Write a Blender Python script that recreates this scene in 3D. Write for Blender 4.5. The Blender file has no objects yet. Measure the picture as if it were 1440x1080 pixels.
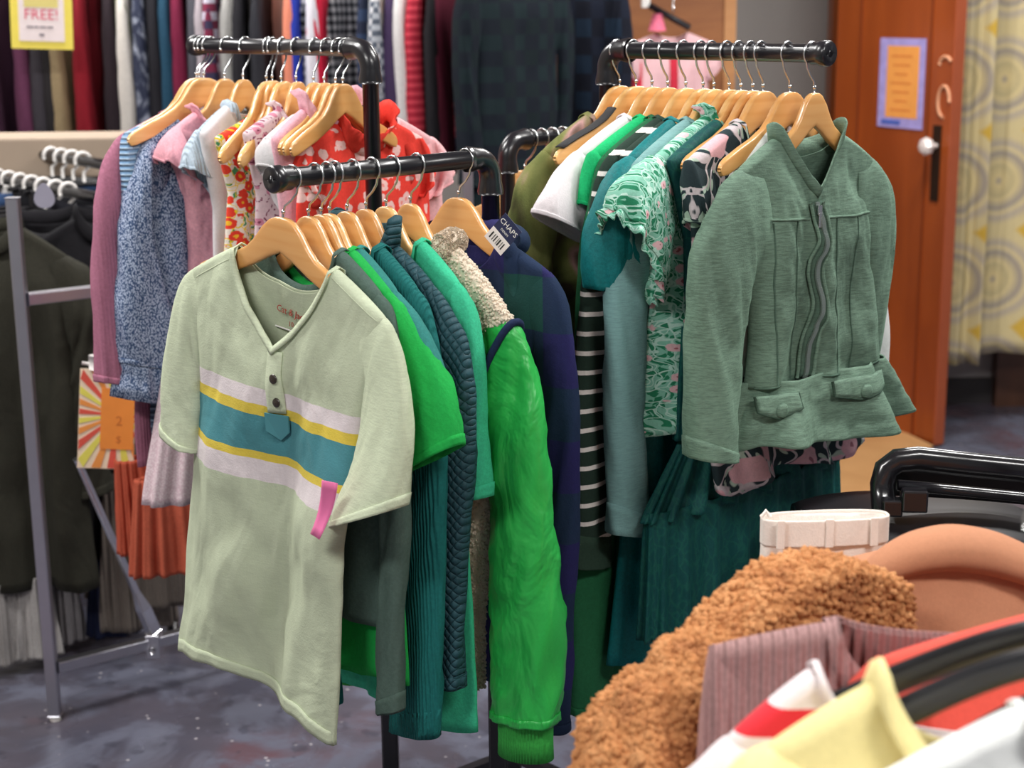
import bpy, math, random
import numpy as np
from mathutils import Vector, Matrix
random.seed(4); RNG=np.random.RandomState(7)
COL=bpy.context.scene.collection
R_=math.radians
# ---------------------------------------------------------------- camera model (1440x1080)
FPX=2250.; TH=math.atan(535/2250.); HC=1.55; ROLL=R_(-0.6)
fw=np.array([0,math.cos(TH),-math.sin(TH)]); rt=np.array([1.,0,0]); up=np.cross(rt,fw)
CR=math.cos(ROLL)*rt+math.sin(ROLL)*up; CU=-math.sin(ROLL)*rt+math.cos(ROLL)*up; CC=np.array([0,0,HC])
def ray(px,py): return fw+CR*(px-720)/FPX-CU*(py-540)/FPX
def pix(px,py,Z): return CC+ray(px,py)*Z
def onz(px,py,z=0.):
    r=ray(px,py); return CC+r*((z-HC)/r[2])
def ony(px,py,y):
    r=ray(px,py); return CC+r*(y/r[1])
# ---------------------------------------------------------------- colours
def lin(c):
    if isinstance(c,str): c=[int(c[i:i+2],16) for i in (0,2,4)]
    o=[]
    for v in c[:3]:
        v/=255.; o.append(v/12.92 if v<=.04045 else ((v+.055)/1.055)**2.4)
    return (o[0],o[1],o[2],1.)
# ---------------------------------------------------------------- material helper
class M:
    def __init__(s,name):
        s.m=bpy.data.materials.new(name); s.m.use_nodes=True; s.nt=s.m.node_tree
        s.b=s.nt.nodes['Principled BSDF']; s._tc=None
    def n(s,t,**k):
        nd=s.nt.nodes.new('ShaderNode'+t)
        for a,v in k.items():
            if a.startswith('i_'): s.set(nd.inputs[int(a[2:])],v)
            elif hasattr(nd,a) : setattr(nd,a,v)
            else: s.set(nd.inputs[a.replace('_',' ')],v)
        return nd
    def set(s,inp,v):
        if isinstance(v,bpy.types.NodeSocket): s.nt.links.new(v,inp)
        elif isinstance(v,bpy.types.Node): s.nt.links.new(v.outputs[0],inp)
        else: inp.default_value=v
    def tc(s):
        if not s._tc: s._tc=s.n('TexCoord').outputs['Object']
        return s._tc
    def mp(s,scale=(1,1,1),loc=(0,0,0),rot=(0,0,0),v=None):
        nd=s.n('Mapping'); s.set(nd.inputs[0],v or s.tc()); nd.inputs[1].default_value=loc; nd.inputs[2].default_value=rot; nd.inputs[3].default_value=scale
        return nd.outputs[0]
    def noise(s,vec=None,scale=5.,detail=2.,rough=.5,dist=0.,col=False):
        nd=s.n('TexNoise'); s.set(nd.inputs['Vector'],vec or s.tc()); nd.inputs['Scale'].default_value=scale
        nd.inputs['Detail'].default_value=detail; nd.inputs['Roughness'].default_value=rough; nd.inputs['Distortion'].default_value=dist
        return nd.outputs[1 if col else 0]
    def voro(s,vec=None,scale=5.,feat='F1',out='Distance',rnd=1.):
        nd=s.n('TexVoronoi'); nd.feature=feat; s.set(nd.inputs['Vector'],vec or s.tc()); nd.inputs['Scale'].default_value=scale
        nd.inputs['Randomness'].default_value=rnd
        return nd.outputs[out]
    def ma(s,op,a,b=0.,c=0.,clamp=False):
        nd=s.n('Math'); nd.operation=op; nd.use_clamp=clamp; s.set(nd.inputs[0],a); s.set(nd.inputs[1],b); s.set(nd.inputs[2],c); return nd.outputs[0]
    def mix(s,f,a,b,bt='MIX'):
        nd=s.n('Mix'); nd.data_type='RGBA'; nd.blend_type=bt; s.set(nd.inputs[0],f); s.set(nd.inputs[6],a); s.set(nd.inputs[7],b); return nd.outputs[2]
    def xyz(s,v=None):
        nd=s.n('SeparateXYZ'); s.set(nd.inputs[0],v or s.tc()); return nd.outputs
    def ramp(s,f,stops,interp='LINEAR'):
        nd=s.n('ValToRGB'); s.set(nd.inputs[0],f); cr=nd.color_ramp; cr.interpolation=interp
        while len(cr.elements)<len(stops): cr.elements.new(.5)
        for e,(p,c) in zip(cr.elements,stops): e.position=p; e.color=c if len(c)==4 else (*c,1)
        return nd.outputs[0]
    def step(s,f,a,b):   # smooth 0..1 between a and b
        nd=s.n('MapRange'); nd.interpolation_type='SMOOTHSTEP'; s.set(nd.inputs[0],f); nd.inputs[1].default_value=a; nd.inputs[2].default_value=b; return nd.outputs[0]
    def bump(s,h,dist=1.,st=1.,nrm=None):
        nd=s.n('Bump'); nd.inputs['Strength'].default_value=st; nd.inputs['Distance'].default_value=dist; s.set(nd.inputs['Height'],h)
        if nrm: s.set(nd.inputs['Normal'],nrm)
        s.set(s.b.inputs['Normal'],nd.outputs[0]); return nd.outputs[0]
    def fin(s,col,rough=.5,metal=0.,spec=.5,sheen=0.,coat=0.):
        s.set(s.b.inputs['Base Color'],col); s.set(s.b.inputs['Roughness'],rough); s.set(s.b.inputs['Metallic'],metal)
        s.set(s.b.inputs['Specular IOR Level'],spec); s.b.inputs['Sheen Weight'].default_value=sheen
        s.b.inputs['Coat Weight'].default_value=coat; s.b.inputs['Coat Roughness'].default_value=.15
        return s.m
MATS={}
def simple(name,c,rough=.5,metal=0.,spec=.5,coat=0.,var=.08):
    if name in MATS: return MATS[name]
    m=M(name); base=lin(c); n=m.noise(scale=30,detail=3)
    col=m.mix(n,tuple(x*(1-var) for x in base[:3])+(1,),tuple(min(1,x*(1+var)) for x in base[:3])+(1,))
    MATS[name]=m.fin(col,rough,metal,spec,0,coat); return MATS[name]
def sc(c,k): return tuple(min(1.,x*k) for x in c[:3])+(1,)
def cloth(name,c,var=.14,rough=.88,wrinkle=.004,weave=.0004,wscale=420,heather=0,sheen=.12,pat=None,rib=0,ribz=0,ribh=.0012,quilt=0,wsc=9,spec=.25,cable=0):
    """procedural fabric: c base colour, pat(m)->colour socket for prints"""
    if name in MATS: return MATS[name]
    m=M(name); base=lin(c)
    col=pat(m,base) if pat else None
    fine=m.noise(m.mp((60,60,500)) if heather else m.mp((1,1,1)),scale=1. if heather else wscale*.5,detail=3,rough=.7)
    big=m.noise(scale=7,detail=3)
    v=m.ma('ADD',m.ma('MULTIPLY',fine,.7),m.ma('MULTIPLY',big,.3))
    v=m.step(v,.3,.7)
    k=var*(2. if heather else 1.)
    if col is None: col=m.mix(v,sc(base,1-k),sc(base,1+k))
    else: col=m.mix(1.,col,m.mix(v,(1-k,1-k,1-k,1),(1,1,1,1)),'MULTIPLY')
    h=m.ma('MULTIPLY',m.noise(m.mp((1,1,.55)),scale=wsc,detail=4,rough=.45,dist=.9),wrinkle)
    h=m.ma('ADD',h,m.ma('MULTIPLY',m.noise(scale=wscale,detail=1),weave))
    if rib:
        x=m.xyz()[0]; w=m.ma('SINE',m.ma('MULTIPLY',x,rib*6.283)); h=m.ma('ADD',h,m.ma('MULTIPLY',w,ribh*.5))
    if ribz:
        z=m.xyz()[2]; w=m.ma('SINE',m.ma('MULTIPLY',z,ribz*6.283)); h=m.ma('ADD',h,m.ma('MULTIPLY',w,ribh*.5))
    if quilt:
        o=m.xyz(); a=m.ma('SINE',m.ma('MULTIPLY',m.ma('ADD',o[0],m.ma('MULTIPLY',o[2],.8)),quilt*3.1416)); b=m.ma('SINE',m.ma('MULTIPLY',m.ma('SUBTRACT',o[0],m.ma('MULTIPLY',o[2],.8)),quilt*3.1416))
        q=m.ma('POWER',m.ma('MULTIPLY',m.ma('ABSOLUTE',a),m.ma('ABSOLUTE',b)),.45); h=m.ma('ADD',h,m.ma('MULTIPLY',q,.0032))
    m.bump(h)
    m.b.inputs['Sheen Tint'].default_value=sc(base,1.6)
    MATS[name]=m.fin(col,rough,0,spec,sheen*.6); return MATS[name]
# prints ---------------------------------------------------------
def p_bands(stops):          # [(z_top, colour)...] from low z to high z
    def f(m,base):
        z=m.xyz()[2]; t=m.ma('ADD',m.ma('ADD',z,1.),m.ma('MULTIPLY',m.noise(scale=60),.0004))
        return m.ramp(t,[(max(0,zz+1.),lin(c)) for zz,c in stops],'CONSTANT')
    return f
def p_stripe(c2,freq,duty=.2,axis=2):
    def f(m,base):
        z=m.xyz()[axis]; fr=m.ma('FRACT',m.ma('MULTIPLY',m.ma('ADD',z,9.),freq))
        return m.mix(m.step(fr,duty,duty+.03),lin(c2),base)
    return f
def p_plaid(c2,c3,fx,fz,line=None):
    def f(m,base):
        o=m.xyz(); a=m.ma('GREATER_THAN',m.ma('SINE',m.ma('MULTIPLY',m.ma('ADD',o[0],o[1]),fx*6.283)),0.); b=m.ma('GREATER_THAN',m.ma('SINE',m.ma('MULTIPLY',o[2],fz*6.283)),0.)
        s=m.ma('MULTIPLY',m.ma('ADD',a,b),.5); return m.ramp(s,[(0,base),(.35,lin(c2)),(.8,lin(c3))],'CONSTANT')
    return f
def p_floral(petal,centre,leaf,scale=28,pr=.34,leafscale=1.9,lt=.32,stem=None):
    def f(m,base):
        o=m.xyz(); cmb=m.n('CombineXYZ'); m.set(cmb.inputs[0],m.ma('ADD',o[0],m.ma('MULTIPLY',o[1],.5))); m.set(cmb.inputs[2],o[2])
        v=cmb.outputs[0]; wob=m.noise(v,scale=scale*3.2,detail=1,col=True)
        vv=m.mix(.012*28/scale,v,wob,'ADD'); 
        d=m.voro(vv,scale=scale,rnd=.9)
        lv=m.mix(.06*28/scale,v,m.noise(v,scale=scale*1.1,detail=1,col=True),'ADD')
        ld=m.voro(m.mp((1.9,1,.8),rot=(0,.7,0),v=lv),scale=scale*leafscale)
        col=m.mix(m.step(ld,lt+.05,lt),base,lin(leaf))
        if stem:
            e=m.voro(m.mp((1.4,1,.7),rot=(0,-.6,0),v=lv),scale=scale*1.5,feat='DISTANCE_TO_EDGE'); col=m.mix(m.step(e,.07,.04),col,lin(stem))
        col=m.mix(m.step(d,pr+.04,pr),col,lin(petal))
        col=m.mix(m.ma('MULTIPLY',m.step(d,pr*.34+.03,pr*.34),.85),col,lin(centre))
        return col
    return f
def p_blend(cols,scale=9,dist=1.5):
    def f(m,base):
        n=m.noise(m.mp((1,1,.6)),scale=scale,detail=2,dist=dist)
        k=len(cols); return m.ramp(n,[(.33+.34*i/(k-1),lin(c)) for i,c in enumerate(cols)])
    return f
def p_tweed(c2,sc_=160,stretch=.6):
    def f(m,base):
        d=m.voro(m.mp((1,1,stretch),rot=(0,.6,0)),scale=sc_); return m.mix(m.step(d,.35,.62),lin(c2),base)
    return f
def p_velvet(c2,scale=22):
    def f(m,base):
        d=m.voro(m.mp((1,1,.45),v=m.mix(.05,m.tc(),m.noise(scale=20,col=True),'ADD')),scale=scale,feat='DISTANCE_TO_EDGE'); return m.mix(m.step(d,.16,.0),base,lin(c2))
    return f
# ---------------------------------------------------------------- numpy noise
_H=RNG.rand(512)
_P=RNG.permutation(512)
def vn(x,y,seed=0):
    x=np.asarray(x,float)+seed*17.31; y=np.asarray(y,float)+seed*7.77
    xi=np.floor(x).astype(int); yi=np.floor(y).astype(int); fx=x-xi; fy=y-yi; fx=fx*fx*(3-2*fx); fy=fy*fy*(3-2*fy)
    h=lambda a,b:_H[_P[(a+_P[b&511])&511]]
    return ((h(xi,yi)*(1-fx)+h(xi+1,yi)*fx)*(1-fy)+(h(xi,yi+1)*(1-fx)+h(xi+1,yi+1)*fx)*fy)*2-1
def fbm(x,y,seed=0,o=3):
    r=0;a=1
    for i in range(o): r=r+a*vn(x*2**i,y*2**i,seed+i*3); a*=.5
    return r
def sm(t): t=np.clip(t,0,1); return t*t*(3-2*t)
# ---------------------------------------------------------------- mesh helpers
class MB:
    def __init__(s): s.v=[];s.f=[];s.n=0
    def add(s,v,f):
        v=np.asarray(v,float).reshape(-1,3); s.v.append(v); s.f+= [tuple(int(i)+s.n for i in q) for q in f]; s.n+=len(v); return s
    def grid(s,P,cu=False,cv=False,flip=False):
        nr,nc=P.shape[:2]; F=[]
        for i in range(nr if cv else nr-1):
            a=i*nc; b=((i+1)%nr)*nc
            for j in range(nc if cu else nc-1):
                k=(j+1)%nc; q=(a+j,a+k,b+k,b+j); F.append(q[::-1] if flip else q)
        return s.add(P.reshape(-1,3),F)
    def box(s,c,h,rot=None):
        V=np.array([[x,y,z] for x in(-1,1) for y in(-1,1) for z in(-1,1)],float)*np.array(h)
        if rot is not None: V=V@np.array(rot).T
        V=V+np.array(c); return s.add(V,[(0,1,3,2),(4,6,7,5),(0,4,5,1),(2,3,7,6),(0,2,6,4),(1,5,7,3)])
    def tube(s,pts,r,n=12,cap=True,sx=1.,sq=False):
        pts=np.array(pts,float); m=len(pts); r=np.full(m,r) if np.isscalar(r) else np.array(r)
        T=np.gradient(pts,axis=0); T/=np.linalg.norm(T,axis=1)[:,None]+1e-12
        u=np.cross(T[0],[0,0,1.]); 
        if np.linalg.norm(u)<.1: u=np.cross(T[0],[0,1.,0])
        u/=np.linalg.norm(u); rings=[]
        a=np.linspace(0,2*math.pi,n,endpoint=False)+(math.pi/4 if sq else 0)
        for i in range(m):
            u=u-T[i]*(u@T[i]); u/=np.linalg.norm(u); w=np.cross(T[i],u)
            rings.append(pts[i]+r[i]*(np.cos(a)[:,None]*u*sx+np.sin(a)[:,None]*w))
        P=np.array(rings); b=s.n; s.grid(P,cu=True)
        if cap:
            s.f.append(tuple(b+i for i in range(n))); s.f.append(tuple(b+(m-1)*n+i for i in range(n))[::-1])
        return s
    def build(s,name,mat,parent=None,smooth=True,solid=0.,bevel=0.,merge=0.,loc=None,angle=None):
        me=bpy.data.meshes.new(name); me.from_pydata(np.concatenate(s.v).tolist(),[],s.f); 
        if smooth: me.polygons.foreach_set('use_smooth',[True]*len(me.polygons))
        me.materials.append(mat); me.update()
        o=bpy.data.objects.new(name,me); COL.objects.link(o)
        if parent is not None: o.parent=parent
        if loc is not None: o.location=loc
        if merge:
            d=o.modifiers.new('w','WELD'); d.merge_threshold=merge
        if solid:
            d=o.modifiers.new('s','SOLIDIFY'); d.thickness=solid; d.offset=0
        if bevel:
            d=o.modifiers.new('b','BEVEL'); d.width=bevel; d.segments=3; d.limit_method='ANGLE'; d.angle_limit=.6
        return o
def tag(o,label=None,cat=None,group=None,kind=None):
    if label: o['label']=label
    if cat: o['category']=cat
    if group: o['group']=group
    if kind: o['kind']=kind
    return o
def empty(name,loc,yaw,label,cat,group=None,tilt=0.):
    o=bpy.data.objects.new(name,None); COL.objects.link(o); o.location=[float(x) for x in loc]; o.rotation_euler=(0,tilt,yaw); o.empty_display_size=.05
    return tag(o,label,cat,group)
def text(body,name,mat,parent,loc,rot,size,ext=.0002):
    cu=bpy.data.curves.new(name,'FONT'); cu.body=body; cu.size=size; cu.align_x='CENTER'; cu.align_y='CENTER'; cu.extrude=ext; cu.resolution_u=2
    cu.materials.append(mat); t_=bpy.data.objects.new('tmp',cu); COL.objects.link(t_); dg=bpy.context.evaluated_depsgraph_get(); me=bpy.data.meshes.new_from_object(t_.evaluated_get(dg)); bpy.data.objects.remove(t_)
    me.name=name; o=bpy.data.objects.new(name,me); COL.objects.link(o); o.parent=parent; o.location=loc; o.rotation_euler=rot; return o
# ---------------------------------------------------------------- base materials
def wood_mat(name,c1,c2,sx=(3,60,60),rough=.33,coat=.4,objrand=True,ring=1.):
    m=M(name); v=m.mp(sx)
    n=m.noise(v,scale=1.2,detail=4,dist=.6)
    col=m.mix(m.step(n,.3,.7),lin(c1),lin(c2))
    if objrand:
        oi=m.n('ObjectInfo').outputs['Random']; col=m.mix(m.ma('MULTIPLY',oi,.55),col,lin('CB8748'))
    m.bump(m.ma('MULTIPLY',n,.0003)); MATS[name]=m.fin(col,rough,0,.5,0,coat); return m.m
WOOD=wood_mat('hanger_wood','E0A862','EDBE7C')
CHROME=simple('chrome','D8D8DC',.16,1.,var=.02)
STEEL=simple('hook_steel','D6D8DA',.22,1.,var=.02)
RACKCH=simple('rack_chrome','C4C4CC',.36,1.,var=.05)
BLACK=simple('black_pipe','15141A',.3,0,.6,.3)
BLKPL=simple('black_plastic','1B1A1E',.45)
GREYPL=simple('grey_plastic','85858A',.4)
WHITEPL=simple('white_plastic','E8E4E0',.4)
PINK=simple('pink_card','F77FB4',.7)
DARKGAP=simple('dark_rubber','2A2A2C',.8)
# ---------------------------------------------------------------- hangers
HT=[(0,-.056),(.012,-.057),(.022,-.061),(.035,-.072),(.05,-.091),(.065,-.105),(.09,-.118),(.12,-.129),(.15,-.142),(.16,-.1475),(.165,-.155)]
HB=[(0,-.104),(.012,-.109),(.022,-.113),(.035,-.12),(.05,-.128),(.065,-.135),(.09,-.146),(.12,-.156),(.15,-.166),(.16,-.167),(.165,-.160)]
def hanger_proto(name,cx,w=1.,mat=None,hookside=1,strip=False):
    root=bpy.data.objects.new(name,None); COL.objects.link(root)
    b=MB(); xs=np.concatenate([-np.array([p[0] for p in HT])[::-1],[p[0] for p in HT[1:]]])
    xs=np.unique(np.concatenate([xs,(xs[1:]+xs[:-1])/2]))
    zt=np.interp(abs(xs),[p[0] for p in HT],[p[1] for p in HT]); zb=np.interp(abs(xs),[p[0] for p in HB],[p[1] for p in HB])
    a=np.linspace(0,2*math.pi,20,endpoint=False); rings=[]
    for x,t,o in zip(xs,zt,zb):
        ca,sa=np.cos(a),np.sin(a); e=.35
        yy=np.sign(ca)*abs(ca)**e*.0062; zz=np.sign(sa)*abs(sa)**e*(t-o)/2+(t+o)/2
        k=1.-max(0,(abs(x)-.15)/.015)*.45
        rings.append(np.stack([np.full_like(a,x*w+cx),yy*k-.012*(x/.165)**2*0,zz],1))
    P=np.array(rings); b.grid(P,cu=True); n=len(a); b.f.append(tuple(range(n))); b.f.append(tuple(range((len(rings)-1)*n,len(rings)*n))[::-1])
    b.build('hanger_body',mat or WOOD,root)
    h=MB(); r=.0158; A=np.radians(np.linspace(-50,200,26))*1.
    sgn=hookside
    arc=[(sgn*r*math.cos(t),0,r*math.sin(t)) for t in A]
    pts=[(cx,0,-.062),(cx,0,-.05),(cx*.8,0,-.04),(sgn*.004+cx*.3,0,-.031),(sgn*.0085,0,-.02)]+arc
    h.tube(pts,.0017,8); e=arc[-1]
    ball=lambda c,rr:[h.grid(np.array([[ (c[0]+rr*math.cos(t)*math.cos(p),c[1]+rr*math.sin(t)*math.cos(p),c[2]+rr*math.sin(p)) for t in np.linspace(0,2*math.pi,9)[:-1]] for p in np.linspace(-1.57,1.57,6)]),cu=True)]
    ball(e,.0032); ball((cx,0,-.0485),.003)
    h.build('hook',STEEL,root)
    if strip:
        st=MB(); xx=np.linspace(.05,.155,12)
        st.grid(np.array([[(-x*w+cx,y,np.interp(x,[p[0] for p in HT],[p[1] for p in HT])+.0035+.002*(1-abs(y)/.009)) for y in (-.009,-.004,.004,.009)] for x in xx]))
        st.build('grip_strip',DARKGAP,root,solid=.002)
    return root
def dup(root,loc,yaw,tilt=0.):
    r=root.copy(); COL.objects.link(r); r.location=[float(x) for x in loc]; r.rotation_euler=(0,tilt,yaw)
    for ch in root.children:
        c=ch.copy(); COL.objects.link(c); c.parent=r
    return r
# ---------------------------------------------------------------- garment geometry
class Body:
    D=dict(cx=0.,nw=.062,sw=.172,zn=-.101,zs=-.152,za=-.27,wa=.16,wh=.165,zh=-.58,nf=.055,nb=.018,T=.016,tm=.0085,shift=0.,amp=.006,kf=5.,amp2=.004,seed=1,hem=0.,hemc=0.,curl=0.,vneck=0.,belly=0.,waist=None,sag=0.,yb=0.)
    def __init__(s,**k):
        s.__dict__.update(Body.D); s.__dict__.update(k); s.zn+=.004; s.zs+=.004; s.tm+=.0025
    def shl(s,x):
        q=np.clip((abs(x)-s.nw)/(s.sw-s.nw),0,1.2); return s.zn+(s.zs-s.zn)*q**1.12
    def top(s,x,side):
        z=s.shl(x); d=s.nf if side<0 else s.nb
        q=np.clip(abs(x)/s.nw,0,1); v=s.vneck if side<0 else 0.; e=v*(1-q)+(1-v)*np.sqrt(1-q*q)
        return np.where(abs(x)<s.nw,s.zn-d*e,z)
    def W(s,z):
        pts=[(s.zh,s.wh),(s.za,s.wa),(s.zs,s.sw)]
        if s.waist: pts.insert(1,s.waist)
        zz=[p[0] for p in pts]; ww=[p[1] for p in pts]
        w=np.interp(z,zz,ww); return w
    def P(s,side,c,r,off=0.):
        c=np.asarray(c,float); r=np.asarray(r,float); c,r=np.broadcast_arrays(c,r)
        xt=c*s.sw; zt=s.top(xt,side)
        zh=s.zh+s.hem*c+s.hemc*(1-c*c)+.006*vn(c*3+5,0*c,s.seed+9)
        z=zt+(zh-zt)*r
        x=c*s.W(z)
        d=np.maximum(s.shl(xt)-z,0)
        T=s.tm*np.sqrt(np.clip(d/.007,0,1))+(s.T-s.tm)*sm(d/.16)+s.belly*sm((d-.1)/.3)
        y=side*T*np.clip(1-abs(c)**(14-11*sm(d/.15)),0,1)**.5
        g=sm((d-.03)/.35)
        lo=np.clip(r,0,1)
        w=s.amp*g*(np.sin(s.kf*c*1.6+s.seed*1.7+r*.8)+.6*fbm(c*s.kf*.55,r*1.3,s.seed))
        y=y+w+s.curl*g*np.clip(c-.3,0,1)*-1+s.yb*g
        y=y+(s.amp2*sm(d/.05))*(fbm(c*3.2,r*4.5,s.seed+(2 if side<0 else 30),3))*np.clip(1.02-abs(c)**6,0,1)
        x=x+s.cx+s.shift*sm(r)+.004*g*fbm(c*2,r*6,s.seed+5)
        z=z-s.sag*sm(r)*np.clip(c,0,1)
        y=y+side*off
        return np.stack([x,y,z],-1)
    def grid(s,nx=64,nz=56):
        c=np.sin(np.linspace(-1,1,nx)*math.pi/2*.96)/math.sin(math.pi/2*.96); rr=np.linspace(0,1,nz)**1.35
        C,Rr=np.meshgrid(c,rr); return s.P(-1,C,Rr),s.P(1,C,Rr)
    def cr(s,x,z,side=-1):     # invert roughly: local x,z -> c,r
        c=(x-s.cx)/s.W(z); zt=float(s.top(np.array(c*s.sw),side)); zh=s.zh+s.hem*c+s.hemc*(1-c*c); r=(z-zt)/(zh-zt)
        c=(x-s.cx-s.shift*float(sm(r)))/float(s.W(z)); zt=float(s.top(np.array(c*s.sw),side)); r=np.clip((z-zt)/(zh-zt),0,1); return c,r
    def at(s,x,z,off=0.,side=-1):
        c,r=s.cr(x,z,side); return s.P(side,np.array(c),np.array(r),off)
    def neck(s,t,off=0.,dz=0.):
        x=s.nw*np.cos(t); side=np.where(np.sin(t)<0,-1,1); c=x/s.sw
        Pf=s.P(-1,c,0*c,off); Pb=s.P(1,c,0*c,off); k=(side<0)[...,None]; P=np.where(k,Pf,Pb); P=P.copy(); P[...,2]+=dz; return P
def build_body(root,B,mat,nx=64,nz=56,solid=.0016,name='body',tufts=None):
    f,b=B.grid(nx,nz); m=MB(); m.grid(f,flip=True); m.grid(b)
    if tufts: add_tufts(m,[f,b],flip=-1,**tufts)
    return m.build(name,mat,root,merge=.0004,solid=0 if tufts else solid)
def add_tufts(m,grids,n=4000,L=.008,r=.0025,seed=3,flip=1,curl=.5):
    rs=np.random.RandomState(seed); V=[];F=[];k=0
    tot=[]
    for gi,G in enumerate(grids):
        a=G[:-1,:-1];b=G[:-1,1:];c=G[1:,:-1]; nn=np.cross(b-a,c-a); tot.append(np.linalg.norm(nn,axis=-1))
    S=sum(t.sum() for t in tot)
    for gi,G in enumerate(grids):
        w=tot[gi].ravel(); cnt=int(n*w.sum()/S); idx=rs.choice(len(w),cnt,p=w/w.sum())
        nc=G.shape[1]-1
        i=idx//nc; j=idx%nc; u=rs.rand(cnt)[:,None]; v=rs.rand(cnt)[:,None]
        a=G[i,j];b=G[i,j+1];c=G[i+1,j];d=G[i+1,j+1]
        P=(a*(1-u)+b*u)*(1-v)+(c*(1-u)+d*u)*v
        N=np.cross(b-a,c-a); N/=np.linalg.norm(N,axis=1)[:,None]+1e-9
        sgn=(1 if (gi%2==0) else -1)*flip; N=N*sgn
        U=np.cross(N,rs.randn(cnt,3)); U/=np.linalg.norm(U,axis=1)[:,None]+1e-9; Wv=np.cross(N,U)
        cl=(rs.randn(cnt,3)*curl*.6+np.array([0,0,-.5])*curl)
        Lr=L*(.6+.8*rs.rand(cnt))[:,None]; mid=P+N*Lr*.6+cl*Lr*.2; tip=P+N*Lr*1.0+cl*Lr*.5
        base=P-N*.001
        for q in range(cnt):
            o=k
            for an in (0,2.094,4.189): V.append(base[q]+r*(math.cos(an)*U[q]+math.sin(an)*Wv[q]))
            for an in (0,2.094,4.189): V.append(mid[q]+r*1.05*(math.cos(an)*U[q]+math.sin(an)*Wv[q]))
            V.append(tip[q])
            for e in range(3):
                g=(e+1)%3; F.append((o+e,o+g,o+3+g,o+3+e)); F.append((o+3+e,o+3+g,o+6))
            k+=7
    m.add(np.array(V),F)
def bez(a,b,c,d,t):
    t=t[:,None]; return a*(1-t)**3+3*b*t*(1-t)**2+3*c*t*t*(1-t)+d*t**3
class Sleeve:
    def __init__(s,B,sg,o,i,b=.02,b0=None,puff=0.,y=0.,wr=.0035,seed=1,gather=0.,k=.35,sq=2.3,fold=0.):
        s.B=B;s.sg=sg;s.seed=seed;s.tf=-sg
        sh=np.array([B.cx+sg*(B.sw-.004),0,B.zs+.002]); ar=np.array([B.cx+sg*(float(B.W(B.za))-.012),0,B.za+.004])
        O=np.array([o[0],0,o[1]],float); I=np.array([i[0],0,i[1]],float)
        L=np.linalg.norm(O-sh); t0=np.array([sg*.86,0,-.5]); s.o=(sh,sh+t0*L*k*.55,O+np.array([-sg*.01*0,0,1])*L*k,O)
        L2=np.linalg.norm(I-ar); e=(I-ar)/(L2+1e-9); s.i=(ar,ar+np.array([sg*.2,0,-.6])*L2*.3,I-e*L2*.3+np.array([0,0,0.]),I)
        s.b=b;s.b0=b0 or max(.018,B.T*.8);s.puff=puff;s.y=y;s.wr=wr;s.gather=gather;s.sq=sq;s.fold=fold
    def ring(s,u,n=36,off=0.):
        u=np.atleast_1d(np.asarray(u,float)); uc=np.clip(u,0,1)
        O=bez(*s.o,uc); I=bez(*s.i,uc); neg=np.clip(-u,0,1)[:,None]; sh=np.array([-s.sg,0,-.15])*neg*.6
        O=O+sh;I=I+sh
        C=(O+I)/2;H=(O-I)/2*(1+s.puff*np.sin(np.pi*np.clip(uc,0,1)**1.3))[:,None]
        a=np.linspace(0,2*math.pi,n,endpoint=False); ca,sa=np.cos(a),np.sin(a); e=2/s.sq
        ca=np.sign(ca)*abs(ca)**e; sa=np.sign(sa)*abs(sa)**e
        bb=(s.b0+(s.b-s.b0)*sm(uc))*(1+s.puff*np.sin(np.pi*uc))*sm((uc+.12)/.2)**.6
        hn=np.linalg.norm(H,axis=1)
        A,Ug=np.meshgrid(a,uc); Lz=float(np.linalg.norm(s.o[3]-s.o[0]))
        w=s.wr*fbm(np.cos(A)*1.6+Ug*Lz*9+3,np.sin(A)*1.6+Ug*Lz*14,s.seed,3)*sm(Ug*6)
        w=w+s.fold*np.sin(Ug*Lz*60+np.cos(A)*2+s.seed)*sm(Ug*4)
        w=w+s.gather*np.sin(A*9+s.seed)*sm((Ug-.6)/.4)
        k=1+(w+off)/np.maximum(hn,.01)[:,None]; kb=1+(w+off)/np.maximum(bb,.008)[:,None]
        P=C[:,None,:]+H[:,None,:]*(ca[None,:]*k)[:,:,None]
        yy=sa[None,:]*bb[:,None]*kb+(s.y*uc**1.5)[:,None]
        P=P.copy(); P[:,:,1]+=yy; return P
def build_sleeve(root,S,mat,nu=34,n=36,name='sleeve',u0=-.06,u1=1.,off=0.,solid=.0016,tufts=None,close=False):
    P=S.ring(np.linspace(u0,u1,nu),n,off); m=MB(); m.grid(P,cu=True,flip=True)
    if tufts: add_tufts(m,[np.concatenate([P,P[:,:1]],1)],flip=S.tf if hasattr(S,'tf') else 1,**tufts)
    return m.build(name,mat,root,solid=solid)
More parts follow.
